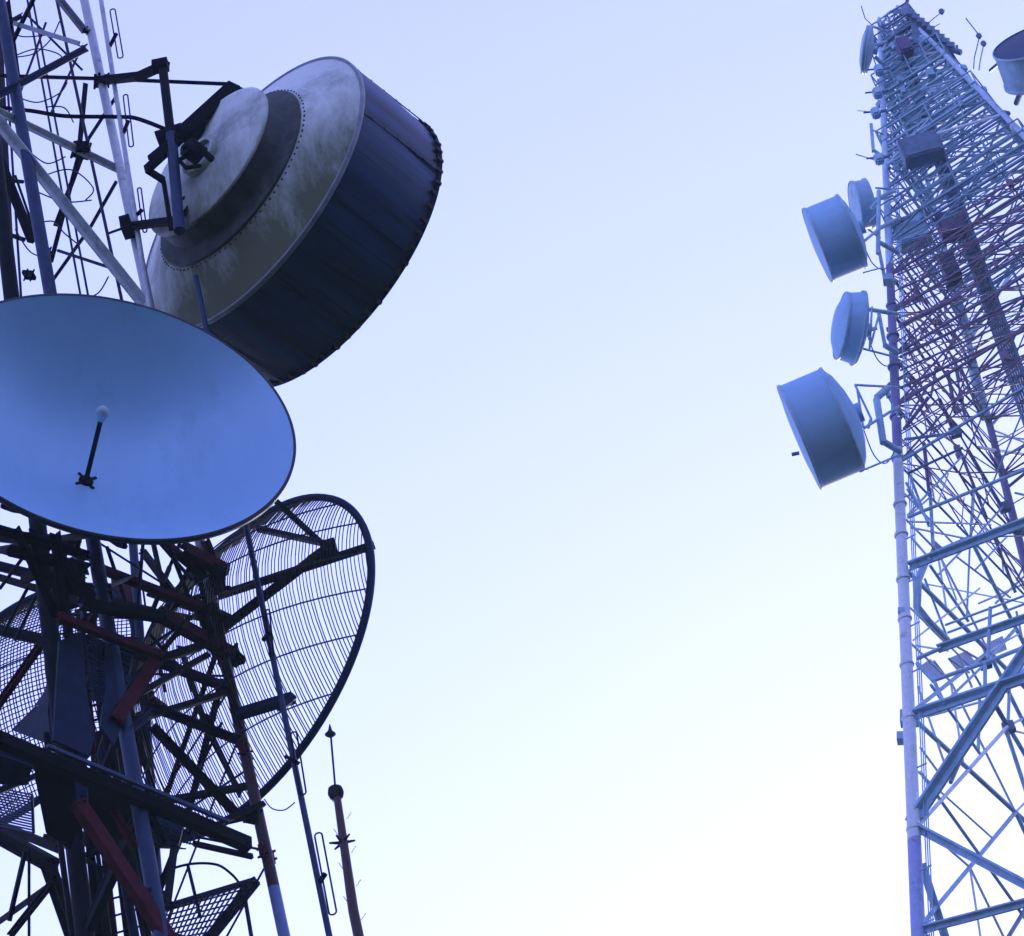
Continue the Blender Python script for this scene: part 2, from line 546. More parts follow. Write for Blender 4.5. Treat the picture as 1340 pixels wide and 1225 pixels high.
slats((-10, 1030), (42, 1040), (44, 1090), (-10, 1078), 14, BC, .05)
slats((100, 1026), (112, 1032), (116, 1072), (104, 1066), 10, BA, -.2)
slats((188, 1060), (240, 1076), (232, 1108), (192, 1100), 12, BA, -.1)
c2 = (0, 968, BA)
deck([(44, 1000), (100, 1020), (104, 1078), (92, 1112), (60, 1090), (48, 1030)], c2, 'black', 'floor_plate')
deck([(116, 1030), (200, 1064), (236, 1092), (222, 1106), (120, 1112), (112, 1078)], c2, 'black', 'floor_plate')
deck([(-10, 985), (42, 1003), (36, 1028), (-10, 1026)], c2, 'navy', 'floor_plate')
deck([(64, 752), (112, 752), (112, 792), (76, 803)], (76, 807, BC), 'black', 'floor_plate')
for x1, y1, x2, y2, w, m in ((-12, 690, 118, 728, 9, 'black'), (-12, 722, 112, 700, 8, 'dark'), (20, 690, 74, 806, 8, 'black'), (46, 690, 60, 770, 12, 'black'), (72, 696, 84, 800, 10, 'black'), (94, 700, 70, 775, 7, 'dark'), (30, 760, 116, 726, 8, 'black'),
                             (-12, 752, 116, 790, 10, 'black'), (0, 770, 52, 700, 5, 'dark'), (12, 720, 118, 745, 11, 'black'), (100, 716, 112, 810, 9, 'navy'), (36, 770, 4, 830, 5, 'dark'), (48, 778, 20, 838, 5, 'navy'), (86, 735, 118, 790, 12, 'black'), (40, 742, 78, 700, 7, 'maroon'),
                             (140, 716, 168, 800, 5, 'dark'), (136, 770, 180, 752, 5, 'grey'), (188, 700, 180, 800, 5, 'navy'), (222, 716, 250, 790, 6, 'black'), (240, 700, 210, 770, 5, 'dark'), (268, 706, 290, 760, 9, 'maroon'), (200, 812, 246, 780, 8, 'dark'), (214, 850, 250, 806, 7, 'black'),
                             (246, 780, 300, 806, 6, 'dark'), (262, 800, 284, 860, 8, 'maroon'), (196, 830, 232, 870, 5, 'navy'), (180, 900, 226, 935, 8, 'maroon'), (172, 955, 200, 930, 8, 'navy'), (150, 1060, 176, 1110, 8, 'maroon'), (196, 1064, 214, 1104, 7, 'black')):
    brace(x1, y1, x2, y2, (BC, BA, DA)[(x1 > 120) + (y1 % 3 == 0)], w, m, 'angle' if w > 6 else 'tube', 'secondary_strut', rng.uniform(-.1, .1))
plate([(145, 752), (171, 752), (173, 800), (147, 800)], DA, 'maroon', 'gusset_plate', .0)
plate([(152, 940), (186, 930), (182, 1012), (152, 1020)], DA, 'navy', 'equipment_panel', .0)
plate([(245, 716), (292, 742), (292, 770), (266, 778), (250, 752)], DA, 'black', 'gusset_plate', .05)
plate([(165, 1060), (185, 1045), (235, 1066), (240, 1100), (192, 1102)], DA, 'navy', 'equipment_panel', .05)
for x, y, s, pl in ((106, 197, 26, DA), (133, 106, 22, BA), (302, 860, 26, BA), (331, 1068, 18, BA), (60, 330, 16, CD), (108, 192, 18, BA), (270, 945, 18, DA), (38, 360, 16, CD), (114, 40, 12, BA)):
    c = onplane(x, y, pl)
    mb = MB()
    rot = Matrix.Rotation(rng.uniform(-.5, .5), 3, 'Y') @ Matrix.Rotation(rng.uniform(.3, .9), 3, 'Z')
    w = s / 125
    mb.box(c, w, w * .35, w * 1.1, rot)
    for k in range(4):
        mb.tube([c + rot @ V((k - 1.5) * w * .32, -w * .45, (k % 2 - .5) * w * .6), c + rot @ V((k - 1.5) * w * .32, w * .45, (k % 2 - .5) * w * .6)], w * .09, 6)
    L(mb, 'gusset_clamp', 'black')
# gratings of the working platform seen from below
def grating(poly, zc_pl, name, m='navy', n1=22, n2=10, t=.012):
    pts = [onplane(x, y, zc_pl) for x, y in poly]
    mb = MB()
    a, b, c, d = pts
    for i in range(n1 + 1):
        s = i / n1
        mb.bar(a.lerp(b, s), d.lerp(c, s), t, t)
    for i in range(n2 + 1):
        s = i / n2
        mb.bar(a.lerp(d, s) + V(0, 0, .013), b.lerp(c, s) + V(0, 0, .013), t, t)
    return L(mb, name, m)
for w in ([(221, 1186), (333, 1154), (282, 1228), (205, 1240)], [(186, 1040), (262, 1068), (252, 1106), (195, 1092)]):
    zf = onplane(*w[0], BA).z
    grating(w, (V(0, 0, zf), V(0, 0, 1)), 'platform_grating', 'navy', 15, 8, .012)
# secondary struts and a ladder inside the mast
zlo, zhi = onplane(212, 1230, BA).z, onplane(120, 700, BA).z
legline = []
for t, b, pl in (((106, -20), (373, 1230), BA), ((-4, -20), (212, 1230), BA), ((-32, -20), (112, 1230), BC), ((166, 600), (212, 1230), DA)):
    legline.append((onplane(*t, pl), onplane(*b, pl)))
def on_leg(k, z):
    t, b = legline[k]
    return b.lerp(t, (z - b.z) / (t.z - b.z))
for k in range(34):
    i = k % 4
    j = (i + 1 + (k % 3 == 0)) % 4
    z0 = zlo + (zhi - zlo) * rng.random()
    z1 = z0 + rng.choice((-.9, -.5, .5, .9, .05))
    w = rng.choice((.018, .024, .034, .045))
    mb = MB()
    a_, b_ = on_leg(i, z0), on_leg(j, z1)
    if w > .03:
        mb.angle(a_, b_, w * 1.7, .01)
    else:
        mb.tube([a_, b_], w * .7, 6)
    L(mb, 'secondary_strut', rng.choice(('black', 'dark', 'navy', 'maroon', 'dark')))
lad = MB()
l0, l1 = P(168, 1240, 22.6), P(100, 790, 22.6)
for dx in (-.16, .16):
    lad.bar(l0 + V(dx, 0, 0), l1 + V(dx, 0, 0), .04, .03)
for k in range(22):
    c = l0.lerp(l1, k / 22)
    lad.tube([c - V(.16, 0, 0), c + V(.16, 0, 0)], .011, 6)
L(lad, 'ladder', 'dark')
for k in range(16):                       # clamps and splice plates where members meet the legs
    c = on_leg(k % 4, zlo + (zhi - zlo) * (k + .5) / 16)
    mb = MB()
    rot = Matrix.Rotation(rng.uniform(0, 1.5), 3, 'Z')
    mb.box(c, .2, .05, .15, rot)
    for sx in (-1, 1):
        for sz in (-1, 1):
            mb.tube([c + rot @ V(sx * .07, -.06, sz * .045), c + rot @ V(sx * .07, .06, sz * .045)], .013, 6)
    L(mb, 'splice_clamp', rng.choice(('black', 'maroon', 'dark')))
for k, (x0, y0, x1, y1) in enumerate(((112, -15, 372, 1232), (118, -15, 374, 1232), (102, -15, 362, 1232))):
    cable([(x0, y0), (x0 + (x1 - x0) * .33 + 2, y0 + (y1 - y0) * .33), (x0 + (x1 - x0) * .66 - 2, y0 + (y1 - y0) * .66), (x1, y1)], 2.6, Y=22.42, name='coax_cable') if False else None
# waveguides, ladder and cables
def cable(pts, wpx, pl=None, Y=None, m='cable', name='cable'):
    q = []
    for x, y in pts:
        q.append(onplane(x, y, pl) if pl else P(x, y, Y))
    if len(q) > 2:                      # smooth through the points
        out = []
        for i in range(len(q) - 1):
            p0, p1, p2, p3 = q[max(i - 1, 0)], q[i], q[i + 1], q[min(i + 2, len(q) - 1)]
            for k in range(6):
                t = k / 6
                out.append(.5 * ((2 * p1) + (p2 - p0) * t + (2 * p0 - 5 * p1 + 4 * p2 - p3) * t * t + (3 * p1 - p0 - 3 * p2 + p3) * t ** 3))
        out.append(q[-1])
        q = out
    return L(MB().tube(q, wpx / 250, 6), name, m)
for x0, x1, w in ((36, 105, 3.5), (43, 115, 3.5), (74, 158, 5), (-2, 14, 12), (4, 26, 4)):
    cable([(x0 - 2, -10), (x1 + 2, 396)], w, Y=22.75)
for x0, y0, x1, y1, w, m in ((88, 800, 130, 1235, 11, 'black'), (103, 800, 150, 1235, 10, 'maroon'), (118, 820, 168, 1235, 9, 'black'), (128, 960, 178, 1235, 12, 'navy'),
                             (140, 960, 196, 1235, 9, 'black'), (73, 830, 112, 1235, 10, 'black'), (60, 960, 96, 1235, 8, 'dark'), (95, 980, 140, 1235, 9, 'dark'), (174, 1090, 213, 1235, 14, 'navy'), (152, 1050, 190, 1235, 7, 'maroon')):
    cable([(x0, y0), (x1, y1)], w, Y=22.5 + rng.uniform(-.2, .3), m=m, name='waveguide_run')
for pts in ([(20, 75), (45, 70), (66, 52), (78, 28)], [(22, 72), (48, 64), (75, 70), (85, 80)], [(25, 128), (50, 134), (78, 122), (88, 108)], [(10, 40), (30, 48), (60, 46)],
            [(40, 200), (62, 214), (86, 205)], [(52, 232), (92, 222), (122, 246), (112, 262)], [(50, 292), (70, 290), (84, 305), (100, 318)], [(104, 392), (128, 384), (142, 362)],
            [(20, 300), (40, 330), (66, 338)], [(46, 250), (84, 264), (120, 262)], [(60, 140), (84, 141), (96, 160)]):
    cable(pts, 2.2, Y=22.3)
cable([(-10, 140), (40, 145), (86, 152), (154, 153), (182, 156), (233, 176)], 6.5, Y=22.0, m='black', name='bent_conduit')
cable([(346, 1046), (356, 1058), (372, 1060), (386, 1050)], 1.6, Y=22.0)
cable([(208, 1148), (228, 1136), (256, 1130), (285, 1132), (304, 1145), (314, 1157)], 3.2, Y=22.2, m='black', name='safety_hoop')

# bracing below the picture so that the mast stands on the ground
for k in range(8):
    z0, z1 = k * 1.9, (k + 1) * 1.9
    if z1 > 15.6:
        break
    for p, q in ((A, B), (B, Cc), (Cc, D), (D, A)):
        L(MB().angle(V(p.x, p.y, z0), V(q.x, q.y, z1), .07), 'diagonal_brace', 'dark')
        L(MB().angle(V(p.x, p.y, z1), V(q.x, q.y, z1), .07), 'horizontal_brace', 'dark')

# ------------------------------------------------------------------ the solid dish
ax = azel(151, 4.5)
dc = P(145, 539, 20.3)
Rd, dd = 1.86, .93
dish = thing('parabolic_dish', 'large solid blue parabolic dish with a thin feed rod at left edge', 'dish antenna', dc - ax * dd, ax)
prof = [(Rd * k / 40, dd * (k / 40) ** 2) for k in range(41)]
back = [(r * 1.005 + .004, z - .035) for r, z in prof]
MB().lathe([prof], 160).build('reflector', M['dish'], dish)
MB().lathe([back, [(Rd * 1.005 + .004, dd - .035), (Rd + .03, dd - .05), (Rd + .03, dd + .002), (Rd, dd + .004)]], 160).build('rear_shell', M['dish_back'], dish)
fb0, fb1 = P(112, 631, dc.y - ax.y * dd - .02), P(132.5, 547, dc.y + .02)
fdir = (fb1 - fb0).normalized()
fr = MB().tube([fb0, fb1], .026, 10).build('feed_rod', M['dark'], dish, dish)
fc = MB().lathe([[(0, -.02), (.045, -.02)], [(.045, -.02), (.05, .03)], [(.05, .03), (.068, .055), (.068, .085)], [(.068, .085), (.05, .12), (0, .135)]], 24)
fc.bm.transform(Matrix.Translation(fb1) @ fdir.to_track_quat('Z', 'Y').to_matrix().to_4x4())
fc.build('feed_cap', mat('feed_cap_plastic', (.42, .6, .68), .5, var=.1), fr, dish)
fb = MB().lathe([[(0, .045), (.06, .045)], [(.06, .045), (.085, .0)]], 20)
for k in range(4):
    a = k * math.pi / 2 + .5
    fb.bar(V(.05 * math.cos(a), .05 * math.sin(a), .018), V(.13 * math.cos(a), .13 * math.sin(a), .02), .03, .012)
fb.bm.transform(Matrix.Translation(fb0) @ ax.to_track_quat('Z', 'Y').to_matrix().to_4x4())
fb.build('feed_base', M['dark'], dish, dish)
mm = MB()
mm.tube([V(-.5, -.3, -.25), V(-.5, 1.0, -.25)], .06, 12)
for k in range(8):
    a = k * math.pi / 4
    mm.tube([V(q * math.cos(a), q * math.sin(a), dd * (q / Rd) ** 2 - .10) for q in (.2, .5, .8, 1.1, 1.4, 1.6)], .03, 6)
mm.box(V(0, 0, -.2), .6, .6, .25)
mm.build('mount_frame', M['black'], dish)

# ------------------------------------------------------------------ the weathered drum
ax = azel(33, -9.8)
bc = P(328, 253, 22.0)
Rr = 1.845
drum = thing('drum_antenna', 'huge weathered drum antenna, stained grey back and black streaked shroud, turned away at upper left', 'drum antenna', bc, ax)
MB().lathe([[(1.83, -.012), (1.70, -.07), (1.50, -.155), (1.30, -.245), (1.18, -.305)]], 160).build('back_shell', M['shell'], drum)
MB().lathe([[(1.18, -.305), (1.19, -.32), (1.17, -.335)], [(1.17, -.335), (1.03, -.375), (.99, -.40)], [(.99, -.40), (.97, -.62)]], 128).build('step_ring', M['ringside'], drum)
MB().lathe([[(.97, -.62), (1.0, -.63), (1.0, -.66), (.965, -.665)], [(.965, -.665), (.6, -.70), (.26, -.72)], [(.26, -.72), (.26, -.80)], [(.26, -.80), (.20, -.80)], [(.2, -.8), (.2, -.74)], [(.2, -.74), (0, -.74)]], 128).build('hub_plate', M['shell'], drum)
sh = MB().lathe([[(Rr, 0), (Rr + .006, .3), (Rr + .0, .7), (Rr - .03, 1.2)]], 160).build('shroud', M['shroud'], drum)
MB().lathe([[(1.83, -.012), (1.85, -.03), (1.868, -.02), (1.868, .03), (Rr, .035)]], 160).build('rear_rim', M['grey'], drum)
MB().lathe([[(Rr - .03, 1.2), (Rr + .0, 1.2)], [(Rr, 1.2), (Rr + .0, 1.25)], [(Rr, 1.25), (Rr - .05, 1.255), (1.2, 1.30), (0, 1.33)]], 128).build('radome', M['dark'], drum)
for k in range(64):
    a = 2 * math.pi * (k + rng.uniform(-.12, .12)) / 64
    rot = Matrix.Rotation(a, 3, 'Z')
    MB().box(rot @ V(Rr - .004, 0, 1.2 + rng.uniform(-.012, .012)), .025 + rng.uniform(0, .015), .045, .09, rot).build('rim_clamp', M['rust'], drum)
for k in range(90):
    a = 2 * math.pi * k / 90
    rot = Matrix.Rotation(a, 3, 'Z')
    MB().box(rot @ V(1.215 + rng.uniform(-.006, .006), 0, -.29), .016, rng.uniform(.018, .034), .012, rot).build('seam_bolt', M['rust'], drum)

for k in range(10):
    a = 2 * math.pi * (k + .3) / 10
    rot = Matrix.Rotation(a, 3, 'Z')
    mb = MB().box(rot @ V(Rr + .004, 0, .6), .012, .07, 1.1, rot)
    for z in (.15, .35, .55, .75, .95):
        mb.box(rot @ V(Rr + .012, .018, z), .012, .014, .014, rot)
    mb.build('seam_strip', M['shroud'], drum)
# mount frame of the drum, traced at its back
dm = MB()
def dbar(x1, y1, Y1, x2, y2, Y2, wpx, kind='bar'):
    a, b = P(x1, y1, Y1), P(x2, y2, Y2)
    (dm.bar(a, b, wpx / 125, wpx / 125) if kind == 'bar' else dm.tube([a, b], wpx / 250, 10))
dbar(238, 178, 21.35, 306, 116, 21.6, 20)
dbar(240, 196, 21.4, 292, 144, 21.65, 9)
dbar(196, 208, 21.3, 240, 172, 21.35, 8)
dbar(262, 228, 21.7, 300, 190, 21.9, 6)
dbar(240, 262, 21.55, 286, 224, 21.8, 6)
dbar(192, 222, 21.3, 240, 178, 21.35, 10)
dbar(192, 222, 21.3, 214, 236, 21.5, 8)
dbar(296, 112, 21.6, 344, 132, 21.75, 9)
dbar(178, 105, 21.8, 297, 110, 21.6, 6, 'tube')
dbar(128, 106, 22.1, 182, 100, 21.7, 11)
dbar(180, 101, 21.7, 218, 84, 21.4, 11)
dbar(164, 297, 22.1, 236, 288, 21.4, 10)
dbar(232, 292, 21.4, 270, 240, 21.75, 7)
dbar(214, 236, 21.5, 224, 300, 21.4, 6)
dbar(200, 88, 21.4, 220, 84, 21.4, 16)
dbar(205, 182, 21.4, 240, 170, 21.4, 16)
dbar(262, 150, 21.6, 280, 190, 21.7, 7)
dm.build('mount_frame', M['black'], drum, drum)
MB().tube([P(212, 80, 21.42), P(224, 182, 21.35)], .055, 12).build('mount_pipe', M['dark'], drum, drum)
MB().tube([P(224, 176, 21.35), P(235, 302, 21.28)], .064, 12).build('mount_pipe', M['blue'], drum, drum)
c = P(166, 297, 22.0)
ck = MB().box(c, .12, .2, .2)
for k in range(4):
    ck.tube([c + V(-.2, .1 - .06 * k, .1 - .07 * k), c + V(.2, .05 - .06 * k, .08 - .07 * k)], .015, 6)
ck.build('leg_clamp', M['black'], drum, drum)
fh = MB()
hub = drum.matrix_world
fh.lathe([[(.12, -.74), (.12, -.95)], [(.12, -.95), (.06, -.97)]], 24)
fh.tube([V(0, 0, -.96), V(-.1, -.15, -1.02), V(-.25, -.35, -.98), V(-.3, -.5, -.85)], .04, 8)
fh.tube([V(.05, .1, -.8), V(.2, .0, -.9), V(.1, -.25, -.88), V(-.1, -.4, -.85)], .025, 8)
fh.build('feed_elbow', M['black'], drum)

# ------------------------------------------------------------------ grid antennas
def grid_antenna(label, px, py, Y, az, el, Rg, dg, sp_rod, rod_r, ribs, cross=None, m='dark'):
    ax = azel(az, el)
    c = P(px, py, Y)
    g = thing('grid_antenna', label, 'grid antenna', c, ax, 'grid antennas on the left mast')
    z = lambda u, v: -dg * (1 - (u * u + v * v) / (Rg * Rg))
    rods = MB()
    n = int(2 * Rg / sp_rod)
    for i in range(1, n):
        u = -Rg + 2 * Rg * i / n + rng.uniform(-.005, .005)
        h = math.sqrt(max(Rg * Rg - u * u, 0))
        bend = rng.uniform(-.008, .008)
        rods.tube([V(u + bend * math.sin(v * 2.2 + i), v, z(u, v)) for v in [h * (-1 + k / 6) for k in range(13)]], rod_r, 4)
    if cross:
        n = int(2 * Rg / cross)
        for i in range(1, n):
            v = -Rg + 2 * Rg * i / n
            h = math.sqrt(max(Rg * Rg - v * v, 0))
            rods.tube([V(u, v, z(u, v)) for u in [h * (-1 + k / 6) for k in range(13)]], rod_r, 4)
    rods.build('wire_grid', M[m], g)
    for v in ribs:
        h = math.sqrt(max(Rg * Rg - v * v, 0))
        MB().tube([V(u, v, z(u, v) - .02) for u in [h * (-1 + k / 10) for k in range(21)]], .0085, 6).build('rib', M['navy'], g)
    MB().loop([V(Rg * math.cos(2 * math.pi * k / 96), Rg * math.sin(2 * math.pi * k / 96), 0) for k in range(96)], .042, 8).build('rim', M['navy'], g)
    return g
gr = grid_antenna('round wire grid antenna with dark rim below the drum, right of the mast', 315, 870, 22.95, 33.4, -8.3, 1.96, .80, 0.032, .0070, [-1.45, -.95, -.45, .05, .55, 1.05, 1.5])
ga = MB()
def gbar(x1, y1, Y1, x2, y2, Y2, w):
    ga.bar(P(x1, y1, Y1), P(x2, y2, Y2), w / 122, w / 122)
gbar(285, 780, 22.3, 490, 713, 22.3, 8)
gbar(289, 824, 22.35, 405, 735, 22.2, 9)
gbar(405, 735, 22.2, 434, 714, 22.25, 10)
gbar(361, 656, 22.3, 424, 714, 22.25, 7)
ga.box(P(430, 716, 22.2), .16, .12, .12)
ga.build('support_arm', M['dark'], gr, gr)
MB().bar(P(337, 692, 22.3), P(428, 712, 22.22), .055, .055).build('support_arm', M['blue'], gr, gr)
br = MB().bar(P(311, 935, 22.2), P(384, 913, 22.0), .1, .09)
br.bar(P(384, 913, 22.0), P(366, 928, 21.9), .06, .06)
br.build('mast_bracket', M['navy'], gr, gr)
grid_antenna('fine wire mesh antenna half hidden behind the mast at the left edge', 20, 925, 24.2, 20, -8, 1.62, .55, .04, .008, [-1, -.5, 0, .5, 1], .06)

# ------------------------------------------------------------------ dipole masts
def dipole_mast(label, x1, y1, x2, y2, Y, w, m, loops):
    a, b = P(x1, y1, Y), P(x2, y2, Y)
    base = b + (b - a).normalized() * .4
    t = thing('dipole_mast', label, 'antenna mast', base, group='dipole masts on the left tower')
    MB().tube([base, a], w / 250, 12).build('pole', M[m], t, t)
    for (lx1, ly1, lx2, ly2, lw, ax_, ay_) in loops:
        p, q = P(lx1, ly1, Y - .06), P(lx2, ly2, Y - .06)
        d = (q - p)
        s = (P(lx1 + lw, ly1, Y - .06) - p)
        s = s - d.normalized() * s.dot(d.normalized())
        Ln = d.length
        dn = d / Ln
        rad = s.length / 2
        sn = s.normalized()
        pts = []
        for k in range(13):
            an = math.pi * k / 12
            pts.append(p + dn * (rad - rad * math.sin(an)) + sn * (-rad * math.cos(an)))
        for k in range(13):
            an = math.pi * k / 12
            pts.append(q - dn * (rad - rad * math.sin(an)) + sn * (rad * math.cos(an)))
        lp = MB().loop(pts, .009, 6).build('folded_dipole', M['dark'], t, t)
        mid = (p + q) / 2
        MB().bar(P(ax_, ay_, Y), mid, .035, .035).build('dipole_arm', M['black'], lp, t)
    return t
dipole_mast('thin blue and white pole with three folded dipole loops beside the upper mast', 130, -14, 197, 410, 22.0, 7.5, 'white',
            [(147, 12, 158, 76, 7, 143, 62), (164, 124, 172, 192, 6, 161, 176), (182, 246, 190, 304, 5, 178, 282)])
dipole_mast('thin dark blue pole with folded dipole loops in front of the wire grid antenna', 256, 362, 434, 1240, 21.75, 7.5, 'blue',
            [(350, 798, 356, 860, 5, 344, 838), (384, 958, 397, 1040, 8, 374, 990), (416, 1090, 436, 1197, 10, 416, 1158)])

# ------------------------------------------------------------------ far red mast
Ym = 34.0
def pm(x, y):
    return P(x, y, Ym)
mt = thing('red_mast', 'slender dark red antenna mast with a spike and ball, far behind the dipole pole', 'antenna mast', pm(467, 1225) * 1.0)
bot = pm(441, 1042) + (pm(470, 1245) - pm(441, 1042)).normalized() * 2
MB().tube([pm(441, 1042), bot], [.055, .075], 12).build('mast', M['redmast'], mt, mt)
MB().tube([bot, V(bot.x, bot.y, 0)], [.075, .12], 12).build('lower_mast', M['redmast'], mt, mt)
MB().tube([pm(432.5, 958), pm(439, 1034)], .016, 8).build('lightning_rod', M['dark'], mt, mt)
MB().tube([pm(431.5, 948), pm(432, 957), pm(432.3, 961), pm(432.5, 965)], [.008, .035, .085, .02], 12).build('spike_cap', M['black'], mt, mt)
MB().tube([pm(438.4, 1029), pm(438.6, 1032), pm(439.5, 1038), pm(440.4, 1043), pm(440.7, 1046)], [.03, .105, .12, .10, .03], 16).build('ball', M['black'], mt, mt)
cx = MB()
c0 = pm(448, 1103)
for k in range(6):
    a = k * math.pi / 3 + .3
    cx.tube([c0, c0 + V(.19 * math.cos(a), .19 * math.sin(a), .02)], [.03, .014], 6)
cx.build('cross_arm', M['black'], mt, mt)
st = MB()
for k in range(8):
    y = 1050 + k * 22
    x = 442.5 + (y - 1042) * .143
    s = 1 if k % 2 else -1
    st.tube([pm(x + s * 7, y), pm(x + s * 13, y - 9)], .006, 5)
st.build('step_rung', M['grey'], mt, mt)

# ------------------------------------------------------------------ RIGHT TOWER
X0, Y0, ZT, H0, KT, PHI = 15.674, 62.0, 71.58, .482, .2843, R(201.489)
def corner(k, z):
    h = H0 + KT * (ZT - z)
    a = PHI - k * math.pi / 2
    return V(X0 + h * math.cos(a), Y0 + h * math.sin(a), z)
rt = thing('lattice_tower', 'tall pale blue lattice tower tapering to its top at the right edge', 'tower', (X0, Y0, 0))
def Rr_(mb, name, m, stuff=False):
    return mb.build(name, M[m] if isinstance(m, str) else m, rt, rt, stuff)
def zleg(y):                            # height where the left leg passes photo row y
    lo, hi = 20.0, ZT
    for _ in range(40):
        mid = (lo + hi) / 2
        q = CM.to_3x3().transposed() @ (corner(0, mid) - EYE)
        if CY - FOC * q.y / -q.z > y:
            lo = mid
        else:
            hi = mid
    return lo
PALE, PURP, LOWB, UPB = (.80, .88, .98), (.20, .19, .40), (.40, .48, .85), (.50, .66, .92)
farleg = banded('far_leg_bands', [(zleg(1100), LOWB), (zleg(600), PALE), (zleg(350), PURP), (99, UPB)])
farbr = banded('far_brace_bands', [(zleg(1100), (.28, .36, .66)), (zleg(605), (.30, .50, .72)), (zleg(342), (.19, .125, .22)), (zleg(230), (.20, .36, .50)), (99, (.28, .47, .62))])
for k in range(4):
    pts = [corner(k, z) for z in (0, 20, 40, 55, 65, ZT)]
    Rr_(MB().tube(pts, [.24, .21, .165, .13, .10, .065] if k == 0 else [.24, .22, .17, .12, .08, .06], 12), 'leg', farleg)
# leg flanges
for y in (370, 400, 440, 480, 545, 600, 660, 700, 758, 810, 870, 940, 1085):
    c = corner(0, zleg(y))
    MB().tube([c - V(0, 0, .04), c + V(0, 0, .04)], .19 if y > 400 else .165, 10).build('leg_flange', farleg, rt, rt)
for (x, y, s) in ((1190, 940, 20), (1181, 966, 12), (1180, 802, 8), (1162, 366, 12), (1193, 962, 10)):
    MB().box(P(x, y, 59.2), s / 45, .3, s / 55, Matrix.Rotation(.3, 3, 'Y')).build('bolted_joint', M['fblue'], rt, rt)

def fplane(i, j):
    a, b, c = corner(i, 30), corner(j, 30), corner(i, 60)
    n = (b - a).cross(c - a).normalized()
    return (a, n)
FA, FB, FC = fplane(0, 3), fplane(0, 1), fplane(1, 2)
for k in range(3):
    q = [corner(0, z) + V(.27 + .05 * k, -.12 + .03 * math.sin(z * 2.1 + k), 0) for z in [20 + 2.4 * i for i in range(20)]]
    Rr_(MB().tube(q, .016, 6), 'coax_cable', 'fblue')
for i in range(30):
    c = corner(0, 22 + 1.5 * i)
    Rr_(MB().bar(c, c + V(.40, -.12, 0), .03, .03), 'cable_tie', 'fblue')
